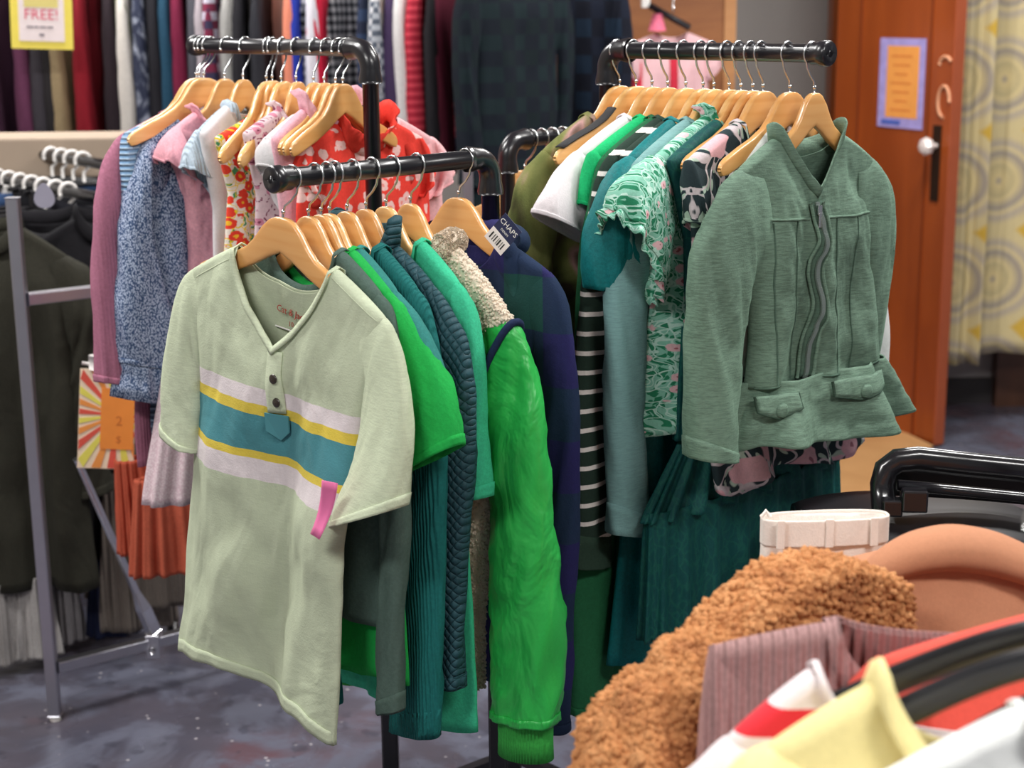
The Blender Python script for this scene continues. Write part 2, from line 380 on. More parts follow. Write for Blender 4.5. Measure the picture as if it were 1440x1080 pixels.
def neckband(root,B,mat,style='rib',h=.016,name=None,n=64):
    t=np.linspace(0,2*math.pi,n,endpoint=False)
    m=MB()
    if style=='rib':      # flat knitted band following the neckline
        A=B.neck(t,.0022,.002); c=np.array([B.cx,0,B.zn+.03]); dr=A-c; dr[:,1]*=.15; dr/=np.linalg.norm(dr,axis=1)[:,None]
        hh=(h*(.4+.6*abs(np.sin(t))))[:,None]; Bo=A+dr*hh; Bo[:,1]+=np.where(np.sin(t)<0,-1,1)*.004*1; A2=A.copy();A2[:,2]+=.001
        m.grid(np.array([A2,A+dr*hh*.5+np.array([0,1,0])*(np.where(np.sin(t)<0,-1,1)*.0035)[:,None],Bo]),cu=True)
        return m.build(name or 'neckband',mat,root,solid=.0018)
    if style=='roll':
        A=B.neck(t,.003,.0); m.tube(np.concatenate([A,A[:2]]),h,10,cap=False); return m.build(name or 'collar',mat,root)
    if style in('stand','fold','flare'):
        k=math.pi*.04 if style=='stand' else 0
        A=B.neck(t,.001,0.); sd=np.where(np.sin(t)<0,-1,1); out=np.stack([np.cos(t)*.35,sd*abs(np.sin(t))**.5,0*t],1)
        ft=(1-abs(np.sin(t))**2*np.where(np.sin(t)<0,.35,0))
        up=np.array([0,0,1.])
        rows=[A-up*.002,A+up*(h*.5*ft)[:,None]+out*.003,A+up*(h*ft)[:,None]+out*(.006)]
        if style=='fold': rows+= [A+up*(h*ft*.95)[:,None]+out*.012,A+up*(h*.3*ft)[:,None]+out*.019,A-up*(h*.45)+out*.026]
        if style=='flare': rows+=[A+up*(h*1.5)+out*(.02+.006*np.sin(t*14))[:,None]]
        m.grid(np.array(rows),cu=True); return m.build(name or 'collar',mat,root,solid=.0022)
def strip_on(root,B,pts,w,mat,name,off=.002,side=-1,thick=.0018):
    """narrow raised strip lying on the body surface along local (x,z) points"""
    Q=[];n=len(pts)
    pts=np.array(pts,float); T=np.gradient(pts,axis=0); T/=np.linalg.norm(T,axis=1)[:,None]; N=np.stack([-T[:,1],T[:,0]],1)
    for p,nn in zip(pts,N):
        Q.append([B.at(*(p+nn*w/2),off,side),B.at(*(p+nn*w/6),off+.0006,side),B.at(*(p-nn*w/6),off+.0006,side),B.at(*(p-nn*w/2),off,side)])
    m=MB(); m.grid(np.array(Q)); return m.build(name,mat,root,solid=thick)
def seam(root,B,pts,mat,name='seam',r=.0012,side=-1,off=.001):
    m=MB(); m.tube([B.at(x,z,off,side) for x,z in pts],r,6); return m.build(name,mat,root)
def line(a,b,n=14): return [(a[0]+(b[0]-a[0])*t,a[1]+(b[1]-a[1])*t) for t in np.linspace(0,1,n)]
def disc(root,c,r,mat,name,th=.003,n=20,nrm=(0,-1,0)):
    m=MB(); c=np.array(c,float); nrm=np.array(nrm,float)
    m.tube([c,c+nrm*th*.5,c+nrm*th*.85,c+nrm*th,c+nrm*th*1.02],[r,r*1.02,r*.85,r*.45,r*.04],n); return m.build(name,mat,root)
def flat_tag(root,c,w,h,mat,name='price_tag',yaw=0.,tilt=0.,curl=.01,label=None):
    m=MB(); G=[]
    for v in np.linspace(0,1,8):
        G.append([(w*(u-.5)+tilt*v*h,curl*math.sin(v*2.2+u*.6),-h*v) for u in np.linspace(0,1,5)])
    G=np.array(G); cy,sy=math.cos(yaw),math.sin(yaw); X=G[...,0]*cy-G[...,1]*sy; Y=G[...,0]*sy+G[...,1]*cy; G=np.stack([X,Y,G[...,2]],-1)+np.array(c)
    m.grid(G); o=m.build(name,mat,root,solid=.0006)
    if label: o['label']=label
    return o
# ---------------------------------------------------------------- racks (4-way pipe rack)
q=.70711
RACK=dict(A=((-.223,2.622,1.482),(-q,q),45),B=((-.029,2.383,1.329),(-q,-q),-45),C=((.159,2.625,1.476),(q,-q),45),D=((-.004,2.80,1.318),(q,q),-45))
def rp(r,s):
    P,d,y=RACK[r]; return np.array([P[0]+d[0]*s,P[1]+d[1]*s,P[2]]),R_(y)
def pipe_rack():
    ctr=np.mean([RACK[k][0] for k in 'ABCD'],axis=0); root=empty('pipe_clothes_rack',(ctr[0],ctr[1],0),0,'black steel pipe four-arm clothes rack standing on the painted floor','clothes rack')
    o=np.array([ctr[0],ctr[1],0]); LEN=dict(A=.475,B=.383,C=.405,D=.45)
    for k in 'ABCD':
        P,d,y=RACK[k]; P=np.array(P); dv=np.array([d[0],d[1],0]); r=.0134
        m=MB(); m.tube([P+[0,0,-.05]-o,P*[1,1,0]+[0,0,.72]-o],r,16); m.build('post',BLACK,root)
        m=MB(); m.tube([P*[1,1,0]+[0,0,.78]-o,P*[1,1,0]+[0,0,.02]-o],.0205,4,sq=True); m.build('lower_post',BLACK,root,smooth=False,bevel=.003)
        m=MB(); m.tube([P+dv*.03-o,P+dv*LEN[k]-o],r,18); m.build('arm',BLACK,root)
        m=MB(); a=np.linspace(0,math.pi/2,9); R=.03
        pts=[P+np.array([0,0,-.055])-o,P+np.array([0,0,-.05])-o,P+[0,0,-.034]-o]+[P+dv*(R-R*math.cos(t))+np.array([0,0,-R+R*math.sin(t)])-o for t in a]+[P+dv*.044-o,P+dv*.05-o]
        m.tube(pts,[.0185,.0195,.0165]+[.0165]*9+[.0195,.0185],18); m.build('elbow',BLACK,root)
        e=P+dv*LEN[k]-o; m=MB()
        m.tube([e-dv*.012,e-dv*.011,e+dv*.002,e+dv*.004,e+dv*.016,e+dv*.019,e+dv*.019,e+dv*.008],[.0134,.0165,.0165,.0185,.0185,.0165,.0055,.0050],22); m.build('end_cap',BLACK,root)
    A=[np.array(RACK[k][0])*[1,1,0]-o for k in 'ABCD']
    m=MB()
    for i,j in (('A','B'),('B','C'),('C','D'),('D','A')):
        a_=np.array(RACK[i][0])*[1,1,0]-o;b_=np.array(RACK[j][0])*[1,1,0]-o; m.tube([a_+[0,0,.16],b_+[0,0,.16]],.014,4,sq=True)
    m.build('base_frame',BLACK,root,smooth=False)
    for k in 'ABCD':
        m=MB(); P,d,y=RACK[k]; a_=np.array(P)*[1,1,0]-o; dv=np.array([d[0],d[1],0]); m.tube([a_+[0,0,.0115],a_+dv*.34+[0,0,.0115]],.016,4,sq=True)
        m.build('foot',BLACK,root,smooth=False)
pipe_rack()
def loft_skirt(root,name,mat,c0,w0,z0,t0,c1,w1,z1,t1,rip=9,amp=.02,nz=26,n=150,seed=1,zamp=.0,solid=.0016,y0=0.):
    u=np.linspace(0,1,nz); a=np.linspace(0,2*math.pi,n,endpoint=False); U,A=np.meshgrid(u,a,indexing='ij')
    w=w0+(w1-w0)*U; t=t0+(t1-t0)*U; f=amp*(np.sin(A*rip+seed+.7*np.sin(A*2+seed))+.5*np.sin(A*rip*1.9+2*seed))*(.25+.75*U)+amp*.25*fbm(A*3,U*3,seed)
    ca,sa=np.cos(A),np.sin(A); X=c0+(c1-c0)*U+ca*(w+f*.5); Y=y0+np.sign(sa)*abs(sa)**.8*(t+f); Z=z0+(z1-z0)*U+zamp*np.sin(A*rip*.5+seed)*U
    m=MB(); m.grid(np.stack([X,Y,Z],-1),cu=True); return m.build(name,mat,root,solid=solid)
NG=[0]
def garment(pose,name,label,cat,mat,body=None,R=None,L=None,neck='rib',nh=.013,neckmat=None,cuff=None,hemband=None,group=None,tilt=0.,res=(64,56),dy=0.,tufts=None,stufts=None,slmat=None,mirror=True,nu=34,bodyname='body'):
    loc,yaw=pose; NG[0]+=1; b=dict(seed=NG[0]*3+1); b.update(body or {})
    if .139<b.get('sw',.172)<.172 and name not in('zip_jacket','back_row_shirt','tartan_coat','dark_coat','teddy_coat'): b['sw']=.173
    if b.get('zs',-.152)<-.153 and .17<b.get('sw',.172)<.18: b['zs']=-.153
    root=empty(name,np.array(loc)+np.array([-math.sin(yaw),math.cos(yaw),0])*dy,yaw,label,cat,group,tilt)
    B=Body(**b); build_body(root,B,mat,*res,tufts=tufts,name=bodyname)
    if mirror and (R or L):
        if R is None: R=dict(L); R['o']=(2*B.cx-L['o'][0],L['o'][1]); R['i']=(2*B.cx-L['i'][0],L['i'][1])
        if L is None: L=dict(R); L['o']=(2*B.cx-R['o'][0],R['o'][1]); L['i']=(2*B.cx-R['i'][0],R['i'][1])
    S={}
    for sg,d in ((1,R),(-1,L)):
        if not d: continue
        s_=Sleeve(B,sg,seed=b['seed']+7*sg,**d); S[sg]=s_
        build_sleeve(root,s_,slmat or mat,tufts=stufts,nu=nu)
        if cuff:
            u,cm,co=cuff; build_sleeve(root,s_,cm or mat,name='cuff',u0=u,u1=1.02 if u<.97 else 1.004,off=co,nu=6)
        else: build_sleeve(root,s_,slmat or mat,name='sleeve_hem',u0=.94 if abs(d['o'][1])<.5 else .975,u1=1.003,off=.0016,nu=4)
    if neck: neckband(root,B,neckmat or mat,neck,nh)
    if hemband:
        hm,r0=hemband; c=np.linspace(-1,1,50); rr=np.linspace(r0,1.002,4); C_,R2=np.meshgrid(c,rr); m=MB(); m.grid(B.P(-1,C_,R2,.0018),flip=True); m.grid(B.P(1,C_,R2,.0018)); m.build('hem_band',hm,root,merge=.0006,solid=.0014)
    return root,B,S
# hanger prototypes
HPA=hanger_proto('wooden_hanger',-.016); HPB=hanger_proto('wooden_hanger',.008,hookside=-1); HPS=hanger_proto('wooden_hanger',.008,1.15,hookside=-1,strip=True); HPN=hanger_proto('wooden_hanger',-.010,w=.68); HPJ=hanger_proto('wooden_hanger',.008,w=.62,hookside=-1); HPM=hanger_proto('wooden_hanger',-.016,w=.74); HPQ=hanger_proto('wooden_hanger',-.016,w=.74,strip=True)
used=set()
def hanger(proto,pose,label,group,tilt=0.,dyaw=0.):
    loc,yaw=pose
    if proto.name not in used:
        used.add(proto.name); r=proto; r.location=[float(v) for v in loc]; r.rotation_euler=(0,tilt,yaw+dyaw)
    else: r=dup(proto,loc,yaw+dyaw,tilt)
    return tag(r,label,'hanger',group)
# ================================================================= rack B (front arm)
GB='wooden hangers on the front arm of the pipe rack'
SAGE='C3CDB1'
mh=cloth('sage_jersey_striped',SAGE,heather=1,var=.05,wrinkle=.018,wsc=7,pat=p_bands([(-1,SAGE),(-.432,'E3D9DB'),(-.402,'DEC64F'),(-.388,'4C8B94'),(-.334,'DEC64F'),(-.318,'E3D9DB'),(-.295,SAGE)]))
ms=cloth('sage_jersey',SAGE,heather=1,var=.05,wrinkle=.014,wsc=7)
pose=(rp('B',.366)[0],R_(-38))
hanger(HPA,pose,'front wooden hanger, holding the sage green henley with the teal stripe',GB,tilt=.09)
root,B,S=garment(pose,'henley_shirt','sage green short sleeved henley with pink, yellow and teal chest stripes on the front arm','shirt',mh,
  body=dict(cx=-.008,nw=.090,zn=-.112,nf=.125,nb=.05,sw=.185,zs=-.163,za=-.31,wa=.165,wh=.185,zh=-.765,shift=-.035,amp=.014,kf=3.2,amp2=.007,hem=-.004,curl=.05,T=.022,seed=4,hemc=.02,vneck=.55),
  R=dict(o=(.250,-.385),i=(.125,-.448),b=.03,y=-.035,wr=.004),L=dict(o=(-.245,-.412),i=(-.166,-.426),b=.024,y=-.01),neck='rib',nh=.010,neckmat=ms,slmat=ms,tilt=.09,res=(90,96),hemband=(mh,.968))
plk=cloth('sage_placket',SAGE,heather=1,var=.04,wrinkle=.002)
strip_on(root,B,line((-.004,-.236),(.003,-.322)),.026,plk,'placket',.0025)
bt=simple('dark_button','2E2620',.3,coat=.4)
for x,z in ((.002,-.272),(.005,-.306)):
    p=B.at(x,z,.0045); disc(root,p,.0068,bt,'button',.0028)
p=[B.at(x,z,.003) for x,z in ((-.014,-.324),(.020,-.324),(.020,-.348),(.006,-.362),(-.014,-.350))]
m=MB(); m.add(p+[q_-np.array([0,.0025,0]) for q_ in p],[(0,1,2,3,4),(9,8,7,6,5)]+[(i,(i+1)%5,5+(i+1)%5,5+i) for i in range(5)]); m.build('placket_tab',simple('teal_patch','4C8B94',.9),root,smooth=False)
# printed label inside the back of the neck and loop string
ink=simple('red_ink','B4483C',.8); dk=simple('dark_ink','2A2A2A',.8)
ib=B.at(-.012,-.190,-.004,1); 
text('Cat & Jack','printed_label',ink,root,(ib[0],ib[1],ib[2]),(math.pi/2,.1,0),.0135)
text('10','size_mark',ink,root,(ib[0],ib[1],ib[2]-.016),(math.pi/2,0,0),.010)
text('M','size_mark',dk,root,(ib[0]+.045,ib[1],ib[2]-.004),(math.pi/2,0,0),.016)
a_=B.at(-.045,-.215,-.004,1);b_=B.at(.04,-.215,-.004,1); m=MB(); m.tube([a_,(a_+b_)/2+[0,-.004,0],b_],.0012,6); m.build('label_thread',WHITEPL,root)
for sg in (1,-1):
    seam(root,B,line((sg*.088,-.118),(sg*.176,-.166),10),plk,'shoulder_seam',.0009,off=.0006)
flat_tag(root,B.at(.118,-.365,.02)+np.array([0.048,-.036,.004]),.022,.085,PINK,'price_tag',yaw=.0,tilt=-.32,curl=.012,label='pink ribbon price tag at the side seam')
ch=cloth('charcoal_green','4E625A',wrinkle=.010)
hanger(HPM,(rp('B',.328)[0],R_(-41)),'wooden hanger second from the front cap, holding the charcoal green top',GB)
garment((rp('B',.328)[0],R_(-41)),'long_sleeve_tee','charcoal green long sleeved top just behind the striped henley','shirt',ch,body=dict(cx=-.018,sw=.138,zs=-.154,wa=.130,wh=.15,zh=-.62,T=.012,amp=.003,amp2=.002),R=dict(o=(.135,-.735),i=(.092,-.75),b=.016),cuff=(.955,None,.001))
gr=cloth('bright_green','20A74A',var=.1,wrinkle=.013)
hanger(HPM,(rp('B',.307)[0],R_(-43)),'wooden hanger third from the front cap, holding the bright green tee',GB)
garment((rp('B',.307)[0],R_(-43)),'t_shirt','bright kelly green short sleeved tee beside the charcoal green top','shirt',gr,body=dict(cx=-.018,sw=.138,wa=.130,zs=-.154,zh=-.705,wh=.15),R=dict(o=(.242,-.335),i=(.150,-.388),b=.026,wr=.005))
tt=cloth('teal_tee','33807A',wrinkle=.004)
hanger(HPM,rp('B',.293),'wooden hanger fourth from the front cap, holding the dusty teal tee',GB)
garment(rp('B',.293),'t_shirt','dusty teal short sleeved tee behind the bright green tee','shirt',tt,body=dict(cx=-.018,sw=.138,wa=.130,zs=-.154,zh=-.56,wh=.14),R=dict(o=(.207,-.268),i=(.155,-.292),b=.022))
kn=cloth('teal_knit','1B6C69',rib=190,ribh=.0016,wrinkle=.003); knr=cloth('teal_knit_rib','1B6C69',rib=110,ribh=.004,wrinkle=.001)
hanger(HPQ,rp('B',.262),'wooden hanger with a grey grip strip, holding the deep teal knit',GB)
garment(rp('B',.262),'knit_sweater','deep teal ribbed knit sweater with a wide ribbed hem','sweater',kn,body=dict(cx=-.012,sw=.138,zs=-.154,zh=-.62,wa=.130,wh=.14,T=.016,amp=.006),R=dict(o=(.150,-.79),i=(.050,-.81),b=.02,k=.3),nh=.02,hemband=(knr,.91),cuff=(.93,knr,.0))
qu=cloth('quilted_teal','2A4E57',quilt=84,wrinkle=.002,rough=.6)
hanger(HPM,rp('B',.228),'wooden hanger holding the dark teal quilted jacket',GB)
garment(rp('B',.228),'quilted_jacket','dark teal diamond quilted jacket with a raised collar','jacket',qu,body=dict(cx=-.018,sw=.138,wa=.130,zs=-.154,zn=-.105,zh=-.66,wh=.12,T=.016),R=dict(o=(.158,-.725),i=(.098,-.73),b=.018,puff=.12,k=.5),neck='stand',nh=.042)
mi=cloth('mint_jersey','3DBD90',wrinkle=.005); mi2=cloth('emerald_jersey','23916C',wrinkle=.004)
hanger(HPM,rp('B',.191),'wooden hanger holding the mint green layered top',GB)
root,B,S=garment(rp('B',.191),'layered_tee','mint green short sleeved long top between the quilted jacket and the fleece bomber','shirt',mi,body=dict(cx=-.006,sw=.138,wa=.130,zs=-.154,zh=-.81,wh=.155,amp=.006),R=dict(o=(.180,-.444),i=(.115,-.462),b=.024))
sherp=cloth('cream_sherpa','E2D2BE',var=.1,wrinkle=.004,sheen=.3); nav=cloth('navy_binding','1D2A4A',wrinkle=.001)
sat=cloth('green_satin','2CB04C',rough=.4,spec=.5,wrinkle=.03,wsc=10,weave=.0,var=.06); ribg=cloth('green_rib','3DAF4B',rib=220,ribh=.0015)
hanger(HPM,rp('B',.145),'wooden hanger holding the cream fleece and green satin bomber',GB)
root,B,S=garment(rp('B',.145),'bomber_jacket','cream curly fleece jacket with navy trim and shiny green satin sleeves','jacket',sherp,body=dict(cx=-.008,sw=.198,nw=.075,zs=-.205,zn=-.108,zh=-.77,za=-.31,wa=.150,wh=.12,T=.03),
   R=dict(o=(.262,-.775),i=(.150,-.79),b=.034,b0=.022,puff=.08,k=.3,wr=.008),slmat=sat,neck=None,tufts=dict(n=24000,L=.0030,r=.0028,curl=.7),nu=60)
for sg in (1,-1):
    d=S[sg]; o=d.o[3];i=d.i[3]; P=[]; n=36; a=np.linspace(0,2*math.pi,n,endpoint=False)
    for u,k,dz in ((0,1.02,.006),(.08,.86,0),(.5,.84,-.028),(1.,.86,-.058)):
        c=(o+i)/2; h=(o-i)/2*k; P.append(c+np.outer(np.cos(a),h)+np.stack([0*a,np.sin(a)*.032*k+d.y,0*a],1)+[0,0,dz])
    m=MB(); m.grid(np.array(P),cu=True); m.build('cuff',ribg,root,solid=.003)
    rg=d.ring([.015,.03,.045],36,.003); m=MB(); m.tube(np.concatenate([rg[1],rg[1][:2]]),.0055,8,cap=False); m.build('armhole_binding',nav,root)
t=np.linspace(0,2*math.pi,60,endpoint=False); A_=B.neck(t,.004,.004); m=MB(); A2=np.concatenate([A_,A_[:2]]); m.tube(A2,.017,12,cap=False)
def tube_grid(pts,r,n=12):
    mm=MB(); mm.tube(pts,r,n,cap=False); return mm.v[0].reshape(len(pts),n,3)
tg=tube_grid(A2,.017,12); tg=np.concatenate([tg,tg[:,:1]],1); add_tufts(m,[tg],n=4200,L=.0030,r=.0028,curl=.7,flip=-1); m.build('collar',sherp,root)
pl=cloth('navy_green_plaid','1E4A46',pat=p_plaid('1E2F4C','262458',6.5,6.5),wrinkle=.006)
hanger(HPA,rp('B',.05),'wooden hanger nearest the elbow on the front arm, holding the plaid hooded shirt',GB)
root,B,S=garment(rp('B',.05),'hooded_shirt','navy and dark green plaid hooded shirt nearest the elbow on the front arm','shirt',pl,body=dict(cx=-.005,sw=.175,nw=.075,zn=-.113,zs=-.168,zh=-.8,wh=.14,T=.02),R=dict(o=(.200,-.84),i=(.115,-.85),b=.022,k=.3),neck=None)
# hood folded down behind the neck
u=np.linspace(0,math.pi,30); Cn=np.array([[B.cx+.088*math.cos(t),.012+.035*math.sin(t),-.112-.01*math.sin(t)] for t in u]); rr=.014+.018*np.sin(u)
m=MB(); m.tube(Cn,rr,16); m.build('hood',pl,root)
Cn=np.array([[B.cx+.085+.03*t,-.01+.0*t,-.118-.07*t*t] for t in np.linspace(0,1,8)]); m=MB(); m.tube(Cn,[.012,.018,.021,.022,.021,.018,.012,.006],14,sx=.7); m.build('hood_edge',pl,root)
# cardboard tag hanging on the hanger (own thing)
loc,yaw=rp('B',.095); tg_=empty('swing_tag',loc,yaw,'navy and white cardboard swing tag with a barcode, tucked beside the plaid hood','tag')
m=MB(); m.box((0,0,0),(.030,.0006,.022)); o=m.build('navy_panel',simple('tag_navy','20264C',.5),tg_,smooth=False); 
m=MB(); m.box((-.0,0,-.040),(.030,.0006,.018)); m.build('white_panel',simple('tag_white','EDE6E4',.6),tg_,smooth=False)
m=MB(); 
for i,(x,w) in enumerate(((-.02,.003),(-.012,.0015),(-.006,.0022),(.001,.001),(.006,.003),(.013,.0012),(.019,.0024))): m.box((x,-.0009,-.040),(w/1.6,.0003,.009))
m.build('barcode',dk,tg_,smooth=False)
text('CHAPS','lettering',WHITEPL,tg_,(0,-.001,.004),(math.pi/2,0,0),.018); text('DENIM','lettering',WHITEPL,tg_,(0,-.001,-.012),(math.pi/2,0,0),.008)
tg_.rotation_euler=(0,.78,R_(-30)); tg_.scale=(.62,.62,.62); tg_.location=[float(v) for v in pix(714,322,2.25)]
# ================================================================= rack C (right arm)
GC='wooden hangers on the right arm of the pipe rack'
ol=cloth('olive_tie_dye','6A6B3E',pat=p_blend(['3C3326','5E6636','7C7E4A','B98F8C','4A4230'],7,2.),wrinkle=.005)
hanger(HPB,rp('C',.019),'wooden hanger nearest the elbow on the right arm, holding the olive tie dye sweatshirt',GC)
garment(rp('C',.019),'sweatshirt','olive and dusty pink tie dye sweatshirt nearest the elbow on the right arm','sweatshirt',ol,body=dict(cx=.005,sw=.178,zs=-.155,nw=.07,zh=-.56,wh=.17),L=dict(o=(-.235,-.60),i=(-.165,-.62),b=.03,k=.6),nh=.02)
hanger(HPS,rp('C',.054),'empty wooden hanger with a grey grip strip beside the white tee',GC)
wh=cloth('white_jersey','E6DFE2',var=.04,wrinkle=.008)
hanger(HPB,rp('C',.087),'wooden hanger holding the white tee on the right arm',GC)
garment(rp('C',.087),'t_shirt','plain white short sleeved tee on the right arm','shirt',wh,body=dict(cx=.005,nw=.06,sw=.165,zs=-.150,zh=-.5),L=dict(o=(-.252,-.232),i=(-.135,-.292),b=.03,wr=.006,k=.3))
dg=cloth('forest_green','1F5F3C',wrinkle=.004)
hanger(HPB,rp('C',.119),'wooden hanger holding the emerald tee on the right arm',GC)
em=cloth('emerald_tee','18B06A',wrinkle=.004)
garment(rp('C',.119),'t_shirt','emerald green tee showing one short sleeve beside the white tee','shirt',em,body=dict(cx=.005,sw=.15,nw=.06,zs=-.148,zh=-.5),L=dict(o=(-.192,-.222),i=(-.14,-.25),b=.018))
garment(rp('C',.142),'long_dress','plain forest green long sleeved dress hanging lowest behind the striped shirt','dress',dg,body=dict(cx=.005,sw=.14,nw=.06,zs=-.16,zh=-1.0,wa=.13,wh=.18,T=.02),L=dict(o=(-.238,-1.03),i=(-.15,-1.05),b=.018,k=.2))
st=cloth('green_white_stripe','25382F',pat=p_stripe('E9E4DF',34,.22),wrinkle=.004); stp=cloth('dark_green_jersey','2B4034',wrinkle=.003)
hanger(HPB,rp('C',.155),'wooden hanger holding the dark green and white striped shirt',GC)
garment(rp('C',.155),'long_sleeve_shirt','dark green long sleeved shirt with thin white stripes','shirt',st,body=dict(cx=.005,sw=.155,nw=.06,zs=-.150,zh=-.72,wh=.16,wa=.15),L=dict(o=(-.252,-.775),i=(-.175,-.79),b=.022,k=.25),cuff=(.90,stp,.0008),neckmat=stp)
garment(rp('C',.176),'jersey_skirt_dress','dark green striped tunic tucked right behind the teal velvet dress','dress',st,body=dict(cx=.005,sw=.14,nw=.06,zs=-.150,zh=-.60,wh=.185,wa=.165),neck=None)
ve=cloth('teal_velvet','106E70',sheen=.9,rough=.6,wrinkle=.009,wsc=12,var=.22)
hanger(HPB,rp('C',.189),'wooden hanger holding the teal velvet dress with puffed sleeves',GC)
root,B,S=garment(rp('C',.189),'velvet_dress','smooth teal velvet dress with a puffed short sleeve','dress',ve,body=dict(cx=.005,sw=.155,nw=.07,zs=-.155,zh=-.42,wa=.14,wh=.13),L=dict(o=(-.245,-.335),i=(-.175,-.35),b=.03,b0=.026,puff=.35,wr=.004,gather=.003),cuff=(.94,None,-.002))
loft_skirt(root,'skirt',ve,.005,.13,-.41,.02,.02,.215,-.945,.035,rip=8,amp=.010,seed=3)
pt=cloth('pale_teal','7AA3A2',heather=1,var=.08,wrinkle=.005)
hanger(HPB,rp('C',.21),'wooden hanger holding the pale teal long sleeved top',GC)
garment(rp('C',.21),'long_sleeve_tee','pale dusty teal long sleeved top beside the mint floral blouse','shirt',pt,body=dict(cx=.005,sw=.15,nw=.06,zs=-.155,zh=-.56),L=dict(o=(-.226,-.712),i=(-.150,-.732),b=.022,k=.4),cuff=(.93,None,.001))
mf=cloth('mint_floral','8CCBB4',pat=p_floral('F0C3C8','B5525E','2A8560',scale=44,pr=.27,stem='C4E8DA',lt=.46,leafscale=2.3),wrinkle=.012)
hanger(HPB,rp('C',.239),'wooden hanger holding the mint floral blouse with ruffled sleeves',GC)
root,B,S=garment(rp('C',.239),'floral_blouse','mint green blouse with small pink flowers and ruffled cap sleeves','blouse',mf,body=dict(cx=.005,sw=.16,nw=.05,zn=-.095,zs=-.15,zh=-.565,wa=.155,wh=.18,amp=.014,kf=7),L=dict(o=(-.250,-.215),i=(-.165,-.34),b=.035,b0=.024,puff=.12,gather=.006,wr=.006,k=.3),neck='flare',nh=.012)
d=S[-1]; rg=d.ring([1.],72)[0]; 
for sg in (-1,1):
    rg=S[sg].ring([1.],120)[0]; a=np.linspace(0,2*math.pi,120,endpoint=False); ctr=rg.mean(0); dirn=rg-ctr; dirn/=np.linalg.norm(dirn,axis=1)[:,None]
    dn=np.array([sg*.5,0,-.85]); P=[rg,rg+dirn*(.004+.004*np.sin(a*17))[:,None]+dn*.008,rg+dirn*(.007+.007*np.sin(a*17+.5))[:,None]+dn*.018]
    m=MB(); m.grid(np.array(P),cu=True); m.build('sleeve_ruffle',mf,root,solid=.001)
lv=cloth('lace_velvet','0D4A4A',pat=p_velvet('17584F',75),sheen=.8,rough=.7,wrinkle=.006,var=.25)
hanger(HPB,rp('C',.261),'wooden hanger holding the dark teal crushed velvet dress',GC)
root,B,S=garment(rp('C',.261),'crushed_velvet_dress','dark teal patterned crushed velvet dress with a full gathered skirt','dress',lv,body=dict(cx=.01,sw=.14,nw=.06,zs=-.155,zh=-.42,wa=.13,wh=.13),neck=None)
loft_skirt(root,'skirt',lv,.01,.132,-.40,.02,.015,.15,-.575,.02,rip=17,amp=.004,seed=5,n=200)
loft_skirt(root,'skirt_tier',lv,.035,.14,-.560,.02,.05,.258,-.69,.03,rip=19,amp=.009,seed=6,n=300)
loft_skirt(root,'skirt_tier',lv,.05,.250,-.675,.03,.055,.262,-.88,.034,rip=21,amp=.010,seed=8,n=320)
pe=cloth('peony_print','2B3A3E',pat=p_floral('EAB7BE','9C5A68','B9CDBB',scale=15,pr=.36,leafscale=2.4,lt=.34,stem='D5C9CC'),wrinkle=.006)
hanger(HPB,rp('C',.283),'wooden hanger directly before the one with the dark floral dress',GC)
hanger(HPB,rp('C',.302),'wooden hanger holding the dark floral dress with pink peonies',GC)
root,B,S=garment(rp('C',.302),'floral_dress','dark slate dress printed with large pink peonies, mostly behind the zip jacket','dress',pe,body=dict(cx=.005,sw=.145,nw=.055,zs=-.150,zh=-.44,wa=.155,wh=.15),L=dict(o=(-.165,-.235),i=(-.12,-.26),b=.02),neck='rib')
loft_skirt(root,'skirt',pe,.01,.15,-.42,.022,.105,.185,-.655,.035,rip=7,amp=.014,seed=11,zamp=.014)
pg=cloth('pale_grey_cotton','CFD3CF',var=.05)
hanger(HPB,rp('C',.35),'wooden hanger second from the end cap, holding the pale grey shirt',GC)
garment(rp('C',.35),'long_sleeve_shirt','pale grey shirt with only its far sleeve showing behind the zip jacket','shirt',pg,body=dict(cx=.02,sw=.135,nw=.055,zs=-.16,zh=-.45,wa=.12,wh=.12),R=dict(o=(.305,-.54),i=(.225,-.555),b=.02,k=.3),L=dict(o=(-.11,-.5),i=(-.06,-.5),b=.015,y=.01),neck=None)
# jacket
jk=cloth('green_velour','667F6E',heather=1,var=.17,wrinkle=.018,wsc=8,sheen=.7,rough=.8); jd=cloth('green_velour_dark','4A6153',heather=1,var=.12,wrinkle=.003,sheen=.5); ins=cloth('jacket_lining','3E6350',wrinkle=.003)
pose=(rp('C',.392)[0]-np.array([.012,.009,0]),R_(37))
hanger(HPJ,(rp('C',.392)[0],R_(37)),'wooden hanger at the end cap, holding the green velour zip jacket',GC)
root,B,S=garment(pose,'zip_jacket','heathered green velour zip jacket with a stand collar and frilled peplum','jacket',jk,
  body=dict(cx=.012,nw=.070,zn=-.122,nf=.086,nb=.03,vneck=1,sw=.142,zs=-.163,za=-.315,wa=.125,wh=.147,zh=-.476,shift=.03,amp=.012,amp2=.006,T=.03,seed=6),
  L=dict(o=(-.228,-.556),i=(-.150,-.572),b=.032,b0=.028,k=.55,wr=.005,y=-.02),R=dict(o=(.213,-.50),i=(.150,-.51),b=.024,k=.6,y=.03,puff=0.),
  neck='stand',nh=.024,cuff=(.955,None,.0015),res=(90,70))
loft_skirt(root,'peplum',jk,.042,.148,-.468,.036,.046,.203,-.566,.062,rip=6,amp=.020,seed=2.2,n=200,zamp=.008,solid=.003)
for x0 in (-.078,-.036): seam(root,B,line((x0,-.235),(x0+.008,-.472)),jd,'princess_seam',.0015)
